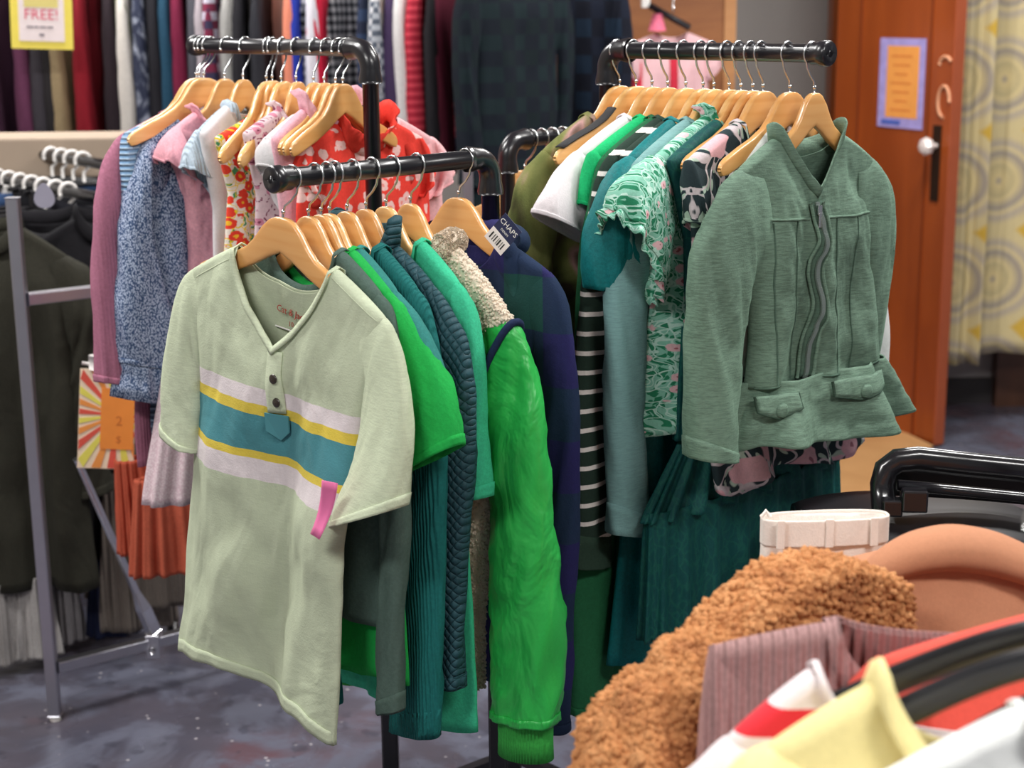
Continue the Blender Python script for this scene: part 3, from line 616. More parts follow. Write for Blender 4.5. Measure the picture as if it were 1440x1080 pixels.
for x0 in (.048,.092): seam(root,B,line((x0,-.235),(x0+.008,-.472)),jd,'princess_seam',.0015)
for sg in(-1,1): seam(root,B,line((.012+sg*.018,-.235),(.012+sg*.124,-.228 if sg<0 else -.238)),jk,'yoke_seam',.0022)
seam(root,B,line((-.10,-.474),(.18,-.474),30),jd,'waist_seam',.0018)
zl=[(.006,-.212),(.014,-.24),(.018,-.275),(.004,-.31),(.009,-.34),(.013,-.375),(-.003,-.42),(-.005,-.472)]
zz=np.array([p[1] for p in zl]); zf=np.linspace(zz[0],zz[-1],60); zx=np.interp(-zf,-zz,[p[0] for p in zl]); zx=np.convolve(np.pad(zx,3,mode='edge'),np.ones(7)/7,'valid')
strip_on(root,B,list(zip(zx,zf)),.022,jd,'zip_tape',.004)
m=MB()
for x,z in zip(np.interp(np.linspace(0,59,110),range(60),zx),np.interp(np.linspace(0,59,110),range(60),zf)):
    p=B.at(x,z,.0075); m.box(p,(.0038,.0016,.0010))
m.build('zip_teeth',simple('zip_metal','A9B5AE',.3,.7),root,smooth=False)
for dx in (-.013,.013): seam(root,B,list(zip(zx+dx,zf)),jk,'zip_fold',.0028,off=.005)
p=B.at(zx[1],zf[1],.010); m=MB(); m.box(p+[0,-.001,-.006],(.0045,.002,.007)); m.box(p+[0,-.003,-.021],(.003,.0008,.011)); m.build('zip_pull',CHROME,root,smooth=False,bevel=.001)
def pep_y(x,u):
    A=np.linspace(math.pi,2*math.pi,200); f=.020*(np.sin(A*6+2.2+.7*np.sin(A*2+2.2))+.5*np.sin(A*11.4+4.4))*(.25+.75*u); w=.148+.055*u; t=.036+.026*u
    X=.042+.004*u+np.cos(A)*(w+f*.5); Y=np.sign(np.sin(A))*abs(np.sin(A))**.8*(t+f); return float(np.interp(x,X,Y))
def pocket_flap(x0,x1,z,yo,lab=None):
    m=MB(); P=[]
    for u in np.linspace(0,1,14):
        x=x0+(x1-x0)*u; dz=.022+.012*(1-abs(u-.5)*2); P.append([(x,.5*pep_y(x,v*dz/.1)+.5*min(pep_y(x,.2),-.04)-.008-.004*math.sin(v*1.6),z-dz*v) for v in np.linspace(0,1,6)])
    P=np.array(P); m.grid(P); o=m.build('pocket_flap',jk,root,solid=.005)
    mm=MB(); e=[P[i][-1] for i in range(14)]; mm.tube([P[0][0]]+e+[P[-1][0]],.0026,8); mm.build('flap_piping',jd,o)
    q_=P[7][4]; disc(o,(q_[0],q_[1]-.002,z-.022),.0105,jk,'button',.006)
pocket_flap(.035,.150,-.480,0); pocket_flap(-.112,-.045,-.484,0)
flat_tag(root,(.165,.0,-.385),.03,.06,simple('teal_card','1D93A8',.6),'price_tag',yaw=.3,label='teal card')
# ================================================================= rack A (left arm)
GA='wooden hangers on the left arm of the pipe rack'
ma=cloth('mauve_knit','A4697F',wrinkle=.004,rib=160,ribh=.0006)
hanger(HPA,rp('A',.469),'wooden hanger at the far left end, its bare left arm above the mauve sweater',GA,tilt=-.03)
root,B,S=garment(rp('A',.469),'long_sleeve_tee','mauve fine knit long sleeved top at the far left end','shirt',ma,body=dict(cx=-.005,sw=.170,nw=.08,zn=-.118,zs=-.158,zh=-.75,wh=.188,T=.02),L=dict(o=(-.255,-.58),i=(-.182,-.592),b=.026,gather=.003,k=.4))
flat_tag(root,(-.150,-.045,-.355),.05,.085,PINK,label='bright pink card'); flat_tag(root,(-.168,-.035,-.545),.03,.05,simple('orange_card','F08B3C',.7),label='orange card')
de=cloth('blue_rib_knit','7596B8',ribz=110,ribh=.003,pat=p_stripe('A9C0D6',110,.4),wrinkle=.004); de2=cloth('slate_rib_knit','46566C',ribz=90,ribh=.003,pat=p_stripe('8091A6',90,.35),wrinkle=.004)
hanger(HPA,rp('A',.458),'wooden hanger second from the far left end, holding the ribbed blue knit',GA)
garment(rp('A',.458),'knit_tee','light blue rib knit top with wide short sleeves','shirt',de,body=dict(cx=-.005,sw=.15,nw=.075,zn=-.115,zs=-.15,zh=-.45,wh=.14),L=dict(o=(-.196,-.255),i=(-.135,-.30),b=.03),nh=.02)
garment(rp('A',.447),'knit_dress','slate blue rib knit dress hanging beneath the tweed sleeve','dress',de2,body=dict(cx=-.005,sw=.13,nw=.075,zn=-.125,zs=-.16,zh=-.78,wa=.12,wh=.168),neck=None)
tw=cloth('blue_tweed','3F5478',pat=p_tweed('B4C0D8',430,.6),wrinkle=.012,ribh=0)
hanger(HPA,rp('A',.443),'wooden hanger holding the blue tweed dress with big sleeves',GA)
root,B,S=garment(rp('A',.443),'tweed_dress','blue and white flecked tweed dress with full gathered sleeves','dress',tw,body=dict(cx=-.01,sw=.135,nw=.07,zn=-.13,zs=-.165,zh=-.60,wh=.16,T=.03),L=dict(o=(-.225,-.545),i=(-.112,-.575),b=.04,b0=.03,puff=.22,wr=.006,k=.3))
d=S[-1]
for sg in (-1,1):
    rg=S[sg].ring([1.],90)[0]; a=np.linspace(0,2*math.pi,90,endpoint=False); ctr=rg.mean(0); dr=(rg-ctr)
    P=[ctr+dr*.98,ctr+dr*(.92+.03*np.sin(a*9))[:,None]-[0,0,.012],ctr+dr*(1.15+.07*np.sin(a*9))[:,None]-[0,0,.04],ctr+dr*(1.2+.10*np.sin(a*9+.4))[:,None]-[0,0,.065]]
    m=MB(); m.grid(np.array(P),cu=True); m.build('sleeve_frill',tw,root,solid=.002)
pk=cloth('pink_crinkle','E3A3AF',wrinkle=.01,wsc=18); tul=cloth('pink_tulle','D6BCC4',pat=p_tweed('E6D4D8',300,1.),wrinkle=.003)
hanger(HPN,rp('A',.388),'wooden hanger holding the pink ruffled dress',GA)
root,B,S=garment(rp('A',.388),'ruffled_dress','soft pink crinkled dress with flutter shoulders and a pale tulle skirt','dress',pk,body=dict(cx=-.015,sw=.105,nw=.06,zn=-.115,zs=-.14,zh=-.41,wa=.09,wh=.085,amp=.006,amp2=.01,T=.028),L=dict(o=(-.155,-.19),i=(-.085,-.245),b=.05,b0=.03,gather=.008,puff=.1,k=.3),neck='flare',nh=.01)
loft_skirt(root,'skirt',pk,-.015,.09,-.40,.03,-.02,.135,-.60,.05,rip=11,amp=.008,seed=4); loft_skirt(root,'tulle_layer',tul,-.02,.12,-.45,.04,-.025,.20,-.80,.06,rip=13,amp=.008,seed=7,n=200)
lb=cloth('pale_blue_rib','B9C9D6',rib=170,ribh=.002,wrinkle=.004)
hanger(HPN,rp('A',.335),'wooden hanger holding the pale blue rib top',GA,dyaw=.2)
garment((rp('A',.335)[0],R_(50)),'ribbed_tee','pale grey blue ribbed top with a rolled shoulder frill','shirt',lb,body=dict(cx=-.0,sw=.115,nw=.045,zn=-.100,zs=-.142,zh=-.5,wa=.09,wh=.10),L=dict(o=(-.15,-.20),i=(-.085,-.235),b=.026,gather=.004),neck='roll',nh=.008)
wf=cloth('white_eyelet','DCD8DA',var=.05)
hanger(HPA,rp('A',.269),'wooden hanger with its bare left tip low beside the yellow floral dress',GA,dyaw=.35,tilt=-.12)
garment(rp('A',.3),'sleeveless_dress','white sleeveless dress showing as a narrow strip beside the yellow floral dress','dress',wf,body=dict(cx=-.01,sw=.118,nw=.06,zs=-.145,zh=-.62,wa=.10,wh=.115),neck=None)
yf=cloth('yellow_floral','F2E6D8',pat=p_floral('E8422E','F4C531','4E9A63',scale=50,pr=.44,leafscale=1.3,lt=.40,stem='F3D21F'),wrinkle=.006)
hanger(HPN,rp('A',.257),'wooden hanger holding the yellow and red floral dress',GA,dyaw=.35,tilt=-.1)
garment(rp('A',.257),'floral_dress','white sleeveless dress crowded with red, yellow and green flowers','dress',yf,body=dict(cx=-.01,sw=.118,nw=.045,zn=-.12,zs=-.15,zh=-.62,za=-.24,wa=.095,wh=.15),neck='rib',nh=.008)
pf=cloth('pink_speckle','EBD3D8',pat=p_floral('D98FA6','7B2F4C','8A4560',scale=55,pr=.30,lt=.3),wrinkle=.006)
hanger(HPA,rp('A',.229),'wooden hanger tilted down to the left behind the speckled pink blouse',GA,dyaw=.4,tilt=-.14)
hanger(HPN,rp('A',.19),'wooden hanger holding the speckled pink blouse',GA,dyaw=.3,tilt=-.1)
garment(rp('A',.19),'speckled_blouse','pale pink sleeveless blouse with tiny plum flowers','blouse',pf,body=dict(cx=-.0,sw=.118,nw=.045,zn=-.105,zs=-.14,zh=-.5,za=-.24,wa=.095,wh=.12),neck='flare',nh=.01)
hanger(HPN,rp('A',.14),'wooden hanger holding the white cap sleeved top near the red dress',GA,dyaw=.25,tilt=-.05)
garment((rp('A',.14)[0],R_(50)),'cap_sleeve_tee','white top with a small rolled cap sleeve near the red dress','shirt',wf,body=dict(cx=-.0,sw=.118,nw=.05,zn=-.11,zs=-.145,zh=-.36,wa=.09,wh=.09),L=dict(o=(-.125,-.185),i=(-.08,-.22),b=.03,b0=.026,puff=.15),neck=None)
pp=cloth('plain_pink','E7AEBB',wrinkle=.006)
hanger(HPN,rp('A',.108),'wooden hanger holding the plain pink dress near the post',GA,dyaw=.15)
root,B,S=garment(rp('A',.108),'pink_dress','plain pink dress with a tall frilled collar near the left post','dress',pp,body=dict(cx=-.0,sw=.12,nw=.055,zn=-.10,zs=-.145,zh=-.6,wa=.11,wh=.17),neck='flare',nh=.022)
flat_tag(root,(-.135,-.03,-.31),.03,.05,PINK,label='small hot pink card')
rd=cloth('red_floral','EE4438',pat=p_floral('F6C9C4','F08A80','EE4438',scale=34,pr=.34,lt=.01),wrinkle=.009)
hanger(HPN,rp('A',.077),'wooden hanger holding the red floral dress beside the left post',GA)
garment(rp('A',.077),'floral_dress','bright red dress with white blossoms and a gathered frill neck beside the left post','dress',rd,body=dict(cx=.045,sw=.12,nw=.055,zn=-.125,zs=-.155,zh=-.62,za=-.25,wa=.145,wh=.18,amp=.014,kf=9),L=dict(o=(-.095,-.215),i=(-.06,-.26),b=.03,gather=.004,puff=.1),neck='flare',nh=.022)
hanger(HPN,rp('A',.058),'wooden hanger closest to the left post, beside the blush dress',GA)
garment(rp('A',.1),'blush_dress','blush pink frilled dress edge showing right of the left post','dress',cloth('blush_cotton','E9B4B8',wrinkle=.006),body=dict(cx=.09,sw=.13,nw=.05,zn=-.125,zs=-.165,zh=-.62,za=-.25,wa=.15,wh=.18,amp=.016,kf=10),R=dict(o=(.25,-.23),i=(.19,-.27),b=.03,gather=.006,puff=.15),neck=None)
# ================================================================= rack D (far arm)
GD='wooden hangers on the far arm of the pipe rack'
DL=['nearest the elbow','second from the elbow','third from the elbow','fourth from the elbow','fifth from the elbow','sixth from the elbow','seventh from the elbow']
for i,s_ in enumerate((.06,.088,.115,.142,.17,.20,.228)):
    hanger(HPA,rp('D',s_),'wooden hanger %s on the far low arm'%DL[i],GD)
cr=cloth('cream_twill','E4D3C2',wrinkle=.004)
for s_,lab,nm,cat in ((.066,'cream twill vest nearest the elbow on the far low arm','twill_vest','vest'),(.10,'second cream vest on the far low arm, a step behind the first','twill_vest','vest')):
    garment(rp('D',s_),nm,lab,cat,cr,body=dict(cx=-.01,sw=.13,nw=.085,zn=-.15,zs=-.165,zh=-.7,wa=.13,wh=.13),neck='rib')
for s_,c,lab in ((.15,'2B2A30','black cotton top deep on the far low arm'),(.19,'4A3B32','dark brown cotton top deep on the far low arm'),(.23,'33363C','slate cotton top farthest on the low arm')):
    garment(rp('D',s_),'cotton_tee',lab,'shirt',cloth('dcot'+c,c),body=dict(cx=-.01,sw=.15,zh=-.6),R=dict(o=(.2,-.35),i=(.14,-.38),b=.02),res=(40,30))

LE=43
# ================================================================= room
def struct(o,name=None):
    o['kind']='structure'; return o
def plane_xy(): pass
fl=M('painted_floor'); 
n1=fl.noise(scale=1.3,detail=4,rough=.6); n2=fl.noise(scale=5,detail=4,rough=.65,dist=.6); 
c=fl.ramp(n1,[(.36,lin('4A4A58')),(.5,lin('5A5560')),(.64,lin('6E4E55'))]); c=fl.mix(fl.step(n2,.42,.62),c,lin('6A6C7C'))
sp=fl.voro(scale=26,rnd=1.); spn=fl.noise(scale=9); c=fl.mix(fl.ma('MULTIPLY',fl.step(sp,.13,.07),fl.step(spn,.45,.55)),c,lin('B9B4B8'))
n3=fl.noise(scale=14,detail=3); c=fl.mix(fl.ma('MULTIPLY',fl.step(n3,.60,.68),.5),c,lin('3A3A46'))
fl.bump(fl.noise(scale=40,detail=3),.0006); FLOOR=fl.fin(c,fl.ma('MULTIPLY_ADD',fl.noise(scale=4,detail=3),.25,.14),0,.5)
m=MB(); m.box((0,3,-.05),(6,6,.05)); struct(m.build('floor',FLOOR,smooth=False))
GW=simple('grey_wall','A09A96',.9,var=.02); CW=simple('pale_ceiling','D8D4CE',.9,var=.02)
m=MB(); m.box((0,6.75,1.4),(6,.05,1.4)); struct(m.build('wall_back',GW,smooth=False))
m=MB(); m.box((0,3,2.85),(6,6,.05)); struct(m.build('ceiling',CW,smooth=False))
m=MB(); m.box((-3.6,3,1.4),(.05,6,1.4)); struct(m.build('wall_left',simple('warm_wall','B8AFA4',.9,var=.02),smooth=False))
LM=M('lamp_diffuser'); LM.b.inputs['Emission Color'].default_value=(1,.98,.95,1); LM.b.inputs['Emission Strength'].default_value=6; LAMP=LM.fin(lin('FFFFFF'))
# ceiling light fixtures (real lamps)
k=0
for x,y in ((-1.3,.4),(1.3,.4),(-1.5,2.6),(1.2,2.6),(-1.5,4.6),(1.2,4.6)):
    nm=('near' if y<1 else 'middle' if y<4 else 'far')+(' left' if x<0 else ' right')
    o=empty('ceiling_light',(x,y,2.8),0,'white fluorescent ceiling panel, %s of the room'%nm,'ceiling light','fluorescent panels on the ceiling')
    m=MB(); m.box((0,0,-.03),(.62,.17,.03)); m.build('housing',WHITEPL,o,smooth=False)
    m=MB(); m.box((0,0,-.065),(.58,.14,.004)); m.build('diffuser',LAMP,o,smooth=False)
    ld=bpy.data.lights.new('panel_lamp','AREA'); ld.shape='RECTANGLE'; ld.size=1.1; ld.size_y=.3; ld.energy=LE; ld.color=(1,.985,.96)
    lo=bpy.data.objects.new('panel_lamp',ld); COL.objects.link(lo); lo.parent=o; lo.location=(0,0,-.08)
# wood panel wall section, post and wooden jambs
PLY=wood_mat('plywood','8A5632','A0683C',(2,2,14),.5,.1,False)
PLYL=wood_mat('plywood_edge','B98250','C89260',(2,2,14),.5,.1,False)
a=pix(815,0,6.0);b=pix(1018,0,6.0); zb=0; cx=(a[0]+b[0])/2
m=MB(); m.box((cx,a[1],1.3),((b[0]-a[0])/2,.03,1.3)); tag(m.build('plywood_panel',PLY,smooth=False),'tall brown plywood panel standing against the grey back wall','panel')
m=MB(); m.box((b[0]+.02,a[1]-.01,1.3),(.022,.035,1.3)); tag(m.build('panel_batten',PLYL,smooth=False),'pale wooden batten along the right edge of the plywood panel','batten')
p=pix(770,60,4.85); m=MB(); m.box((p[0],p[1],1.2),(.028,.028,1.2)); tag(m.build('wooden_post',simple('brown_post','54352A',.5),smooth=False),'dark brown wooden post between the two dark tartan coats','post')
DOORM=wood_mat('varnished_door','8E3E12','A04A18',(7,7,1.2),.35,.35,False); JAMB=wood_mat('door_jamb','9A4A1C','B05E28',(9,9,1.5),.4,.3,False)
# open door leaf
br=onz(1318,628); bl=onz(1218,594); dvec=(bl-br); dvec/=np.linalg.norm(dvec)
DW=.62; yaw=math.atan2(-dvec[1],-dvec[0]); hin=br+dvec*DW
d=bpy.data.objects.new('door_1',None); COL.objects.link(d); d.location=[float(v) for v in hin]; d.rotation_euler=(0,0,yaw); d['kind']='structure'
m=MB(); m.box((DW/2,0,1.03),(DW/2,.02,1.02)); m.build('door_leaf',DOORM,d,smooth=False,bevel=.004)
m=MB(); m.box((DW+.004,0,1.03),(.004,.021,1.02)); m.build('door_edge',simple('door_edge_red','A85434',.4),d,smooth=False)
for x in (.14,DW-.11): m=MB(); m.box((x,-.0225,1.03),(.004,.0025,1.02)); m.build('door_groove',simple('groove','7A3410',.5),d,smooth=False)
def dloc(px,py):   # pixel -> door-local x,z on its front face
    N=np.array([-math.sin(yaw),math.cos(yaw),0]); r=ray(px,py); h=hin-N*.02; t=((h-CC)@N)/(r@N); P=CC+r*t-hin; X=np.array([math.cos(yaw),math.sin(yaw),0]); return float(P@X),float(P[2])
kx,kz=dloc(1318,205)
m=MB(); m.box((kx,-.023,kz-.06),(.020,.003,.13)); h=m.build('door_handle',simple('aged_brass','3A2A20',.4,.6),d,smooth=False,bevel=.002); h.name='escutcheon_plate'
GL=simple('knob_glass','E9DCD6',.12,0,.6,.6)
m=MB(); m.tube([(kx,-.026,kz),(kx,-.045,kz)],.009,12); prof=[(-.045,.010),(-.05,.022),(-.062,.031),(-.076,.031),(-.086,.022),(-.089,.006)]; m.tube([(kx,y_,kz) for y_,_ in prof],[r for _,r in prof],8); m.build('door_handle',GL,d,smooth=False)
# numeral sticker (pale curved strokes) on the door
PS=simple('peeling_sticker','D89A74',.7)
cx1,cz1=dloc(1328,143); 
m=MB(); aa=np.linspace(0,2*math.pi,26); m.tube([(cx1+.028*math.cos(t),-.023,cz1+.052*math.sin(t)) for t in aa[:20]],.006,6); m.tube([(cx1+.0+.03*math.cos(t),-.023,cz1+.115+.035*math.sin(t)) for t in np.linspace(.6,2.9,10)],.006,6); m.build('painted_six',PS,d)
x0,z0=dloc(1240,53);x1,z1=dloc(1298,183)
m=MB(); sx,sz=(x0+x1)/2,(z0+z1)/2; w_,h_=abs(x1-x0)/2,abs(z0-z1)/2
sgn=empty('paper_notice',hin,yaw,'orange notice with a blue and lilac border taped on the wooden door','notice')
m.box((sx,-.0240,sz),(w_,.0008,h_)); m.build('border_sheet',simple('lilac','A79BD6',.7,var=.3),sgn,smooth=False)
m=MB(); m.box((sx+w_*.05,-.0252,sz+h_*.03),(w_*.70,.0006,h_*.80)); m.build('orange_panel',simple('notice_orange','F0A04C',.7),sgn,smooth=False)
m=MB()
for i in range(7): m.box((sx,-.0260,sz+h_*(.6-.2*i)),(w_*(.45-.08*(i%3)),.0003,h_*.022))
m.build('faint_lines',simple('notice_ink','DD8038',.7),sgn,smooth=False)
m=MB(); m.box((sx-w_*.4,-.0256,sz-h_*.88),(w_*.42,.0006,h_*.05)); m.build('blue_strip',simple('notice_blue','4A63B8',.7),sgn,smooth=False)
# jamb left of the door
a=pix(1165,100,6.5);b=pix(1192,100,6.5); m=MB(); m.box(((a[0]+b[0])/2,a[1],1.2),((b[0]-a[0])/2,.05,1.2)); struct(m.build('trim_1',JAMB,smooth=False))
a=pix(1398,500,6.25);b=pix(1470,500,6.25); m=MB(); m.box(((a[0]+b[0])/2,a[1],1.2),((b[0]-a[0])/2,.05,1.2)); struct(m.build('trim_2',wood_mat('dark_jamb','5A3A2A','6B4632',(9,9,1.5),.4,.3,False),smooth=False))
a=onz(1325,566);b=onz(1410,588); m=MB(); m.box((2.2,a[1]+.02,1.2),(.9,.02,1.2)); struct(m.build('wall_right',simple('light_wall','A8A2A2',.9,var=.02),smooth=False))
m=MB(); m.box((2.2,a[1]-.01,.05),(.9,.012,.05)); struct(m.build('baseboard_right',simple('dark_base','3A3638',.6),smooth=False))
# sheet of wood on the floor by the door
TAN=wood_mat('tan_board','B98A58','C99A66',(4,4,4),.5,.1,False)
pp_=[onz(1195,640,.0),onz(1300,640,.0),onz(1225,700,.0),onz(1140,700,.0)]; pp_=[onz(1140,590),onz(1225,592),onz(1312,634),onz(1215,705),onz(1120,705)]
m=MB(); V=[q_*[1,1,0]+[0,0,z] for z in (.001,.02) for q_ in pp_]; m.add(V,[(4,3,2,1,0),(5,6,7,8,9)]+[(i,(i+1)%5,5+(i+1)%5,5+i) for i in range(5)]); tag(m.build('floor_board',TAN,smooth=False),'tan wooden board lying on the floor in front of the door','board')
# curtain
def p_medal(m,base):
    o=m.xyz(); cmb=m.n('CombineXYZ'); m.set(cmb.inputs[0],o[0]); m.set(cmb.inputs[1],o[2]); v=cmb.outputs[0]
    u=m.ma('SUBTRACT',m.ma('FRACT',m.ma('MULTIPLY',m.ma('ADD',o[0],5.),1/.30)),.5); w=m.ma('SUBTRACT',m.ma('FRACT',m.ma('MULTIPLY',m.ma('ADD',o[2],5.03),1/.36)),.5)
    r=m.ma('SQRT',m.ma('ADD',m.ma('POWER',m.ma('MULTIPLY',u,.30),2.),m.ma('POWER',m.ma('MULTIPLY',w,.36),2.)))
    di=m.ma('ADD',m.ma('ABSOLUTE',m.ma('MULTIPLY',m.ma('SUBTRACT',m.ma('ABSOLUTE',u),.5),.3)),m.ma('ABSOLUTE',m.ma('MULTIPLY',m.ma('SUBTRACT',m.ma('ABSOLUTE',w),.5),.36)))
    c=m.ramp(r,[(0,lin('A0938E')),(.018,lin('E0CC96')),(.055,lin('C8B88C')),(.07,lin('DDCB98')),(.10,lin('A39890')),(.118,lin('DCCB9C')),(.135,lin('B9AC9E')),(.16,lin('D9C898'))])
    return m.mix(m.step(di,.085,.06),c,lin('D9B24A'))
CUR=cloth('medallion_fabric','DCCB9C',pat=p_medal,wrinkle=.003,var=.1)
for (x0,x1,yb,lab) in ((1326,1373,512,'left length of the yellow and grey medallion curtain, hanging lower'),(1378,1440,497,'right length of the yellow and grey medallion curtain, hanging shorter')):
    y_=5.72 if x0<1370 else 5.78; a=ony(x0,yb,y_); b=ony(x1,yb,y_); W_=b[0]-a[0]+(.12 if x1>1430 else 0)
    o=empty('medallion_curtain',((a[0]+b[0])/2,y_,0),0,lab,'curtain','medallion curtains right of the door')
    U,Vv=np.meshgrid(np.linspace(-.5,.5,60),np.linspace(0,1,40)); X=U*W_; Y=.018*np.sin(U*9+x0)+.008*fbm(U*6,Vv*2,3); Z=a[2]+(2.35-a[2])*(1-Vv)
    m=MB(); m.grid(np.stack([X,Y,Z],-1),flip=True); m.build('curtain_cloth',CUR,o,solid=.004)
# ================================================================= back row of clothes
rail_y=5.15
a=pix(-120,-120,5.3); 
m=MB(); m.tube([(-2.3,rail_y,1.86),(.25,rail_y,1.86)],.016,12); 
ro=empty('wall_rail',(0,0,0),0,'long high clothes rail carrying the back row of adult clothes','clothes rail'); o=m.build('rail',BLACK,ro)
for x in (-2.25,.22):
    m=MB(); m.tube([(x,rail_y,1.86),(x,rail_y,0)],.018,10); m.build('upright',BLACK,ro)
ROW=[ # px centre, colour, description, kind, pattern
(-25,'3A3540','grey black',None),(8,'2A2230','inky plum',None),(34,'3C1F33','dark plum',None),(60,'5A2E48','mauve plum',None),(84,'38343A','charcoal',None),(104,'232022','soft black',None),(120,'8E7C5E','khaki beige',None),(152,'7E1220','deep crimson',None),(178,'241A20','near black',None),
(196,'7E8068','olive grey',None),(206,'C9C3BC','off white',None),(218,'33384C','navy fleck','fleck'),(234,'1D1C22','jet black',None),(254,'1E4258','petrol blue',None),(272,'6E1A38','burgundy wine',None),(294,'4A4A52','slate grey',None),
(318,'A89EA4','pale mauve grey',None),(336,'3A3550','navy and red check','plaidr'),(368,'201F24','pitch black',None),(392,'2A2A30','graphite',None),(418,'CDCCC8','light heather grey',None),(440,'D8836A','salmon edge',None),(452,'2B3FA8','royal blue',None),(464,'D8D4DC','silver grey',None),(482,'C81E3C','scarlet',None),
(520,'E4E4E6','black and white gingham','ging'),(552,'B9BEC6','pale blue grey check','ging2'),(568,'22283C','navy tartan','plaidn'),(590,'E9DFD2','cream','bands'),(606,'4A3A5C','purple navy',None),(620,'ECE8E6','clean white',None),(638,'B0283C','red striped','redst'),(656,'1E1C20','black knit',None),(672,'5C1E30','maroon',None)]
def rowmat(c,k):
    nm='row'+c+str(k)
    if k=='ging': return cloth(nm,c,pat=p_plaid('7E8288','24262C',38,38),weave=0)
    if k=='ging2': return cloth(nm,c,pat=p_plaid('5C6472','E2E2E6',30,30),weave=0)
    if k=='plaidn': return cloth(nm,c,pat=p_plaid('2F3E5A','151A28',14,14),weave=0)
    if k=='plaidr': return cloth(nm,c,pat=p_plaid('7A2A44','C4C0D0',20,20),weave=0)
    if k=='redst': return cloth(nm,c,pat=p_stripe('D84858',40,.4),weave=0)
    if k=='bands': return cloth(nm,c,pat=p_stripe('F0D8C8',9,.3),weave=0)
    if k=='fleck': return cloth(nm,c,pat=p_blend(['23283C','33384C','9EA4B4'],20),weave=0)
    return cloth(nm,c,weave=0,wrinkle=.006)
GR='adult clothes in the back row'
for i,(px,c,ds,k) in enumerate(ROW):
    P=pix(px,40,5.2); yaw=R_(90+(8 if px<300 else -4)+random.uniform(-5,5)) if px<560 else R_(68+random.uniform(-3,3))
    if px in (520,418): yaw=R_(55)
    x=P[0]; ln=-.95+random.uniform(-.06,.06)
    if px>560: ln=-.62+.0*px
    sp=.9
    loc=(x,rail_y,1.86)
    long=px<400 or px in(620,638)
    r_,B,S=garment((loc,yaw),'back_row_shirt','%s adult long sleeved top in the back row'%ds,'shirt',rowmat(c,k),body=dict(cx=0,nw=.08,sw=.21,zn=-.12,zs=-.19,za=-.42,wa=.22,wh=.23,zh=ln-.1 if long else ln+.02,T=.022,amp=.012,nf=.07),
       L=dict(o=(-.30,-.80),i=(-.19,-.82),b=.03,k=.5),res=(30,30),neck='fold' if i%3==0 else 'rib',nh=.02,nu=16,group=GR)
    hk=MB(); hk.tube([(0,0,-.10),(0,0,-.02)]+[(.018*math.cos(t),0,.018*math.sin(t)) for t in np.linspace(-.8,3.3,10)],.002,6); hk.tube([(-.19,0,-.185),(-.09,0,-.125),(0,0,-.10),(.09,0,-.125),(.19,0,-.185)],.006,6)
    hr=empty('plastic_hanger',loc,yaw,'black hanger holding the %s top in the back row'%ds,'hanger','hangers on the high back rail'); hk.build('hanger_body',BLKPL,hr)
TARM=cloth('dark_tartan','142024',pat=p_plaid('131A24','17262A',11,11),weave=0,wrinkle=.008); TARN=cloth('navy_tartan','141A2A',pat=p_plaid('0F1320','17283A',9,9),weave=0,wrinkle=.008)
for px,yw,mt,lab,c_ in ((722,38,TARM,'dark green and navy tartan coat facing out at the end of the back row',0),(800,-30,TARN,'navy tartan coat right of the brown post at the end of the back row',0)):
    P=pix(px,-40,4.7 if px<770 else 5.0)
    garment(((P[0],P[1],1.78),R_(yw)),'tartan_coat',lab,'coat',mt,body=dict(cx=0,nw=.08,sw=.17,zn=-.10,zs=-.16,za=-.4,wa=.16,wh=.17,zh=-.95,T=.05),L=dict(o=(-.20,-.75),i=(-.12,-.77),b=.04,k=.3),R=dict(o=(.20,-.75),i=(.12,-.77),b=.04,k=.3),res=(40,40),neck='fold',nh=.03,group='tartan coats beside the brown post')
m=MB(); m.tube([(pix(680,-40,4.7)[0],4.72,1.78),(pix(860,-40,5)[0],5.0,1.78)],.015,10); m.tube([(p[0],p[1],1.78),(p[0],p[1],1.9)],.012,8); tag(m.build('peg_rail',BLACK),'short black rail above the two tartan coats','clothes rail')
# pink and red costume hanging on plywood
PKC=cloth('pale_pink_satin','F2C4C8',wrinkle=.008); RDC=cloth('cherry_red','D8354A')
P=pix(945,75,5.75); 
root,B,S=garment(((P[0],P[1],P[2]+.17),R_(8)),'girls_costume','pale pink and red girls costume hanging on the plywood panel','costume',PKC,body=dict(cx=0,nw=.05,sw=.13,zn=-.10,zs=-.13,za=-.22,wa=.13,wh=.16,zh=-.55,T=.03,kf=9,amp=.012),L=dict(o=(-.18,-.22),i=(-.13,-.27),b=.03,puff=.3),neck=None,res=(40,30))
strip_on(root,B,line((-.0,-.17),(-.0,-.45)),.03,RDC,'red_stripe',.004); strip_on(root,B,line((-.13,-.20),(-.13,-.42)),.03,RDC,'red_stripe',.004)
m=MB(); m.tube([(-.06,-.02,-.03),(-.06,-.02,-.09)],[.03,.06],10,sx=.5); m.build('pink_top',cloth('hot_pink_satin','F07A96'),root)
hr=empty('clip_hanger',(P[0],P[1]-.02,P[2]+.17),R_(8),'black and white clip hanger above the pink costume','hanger'); m=MB(); m.tube([(-.09,0,-.0),(.06,0,-.08)],.012,8,sx=1.6); m.build('hanger_bar',BLKPL,hr); m=MB(); m.box((-.10,0,.01),(.015,.01,.02)); m.build('clip',WHITEPL,hr,smooth=False,bevel=.003)
m=MB(); m.tube([(0,0,-.03),(0,0,.03),(.02,0,.05)],.003,6); m.build('hook',STEEL,hr)
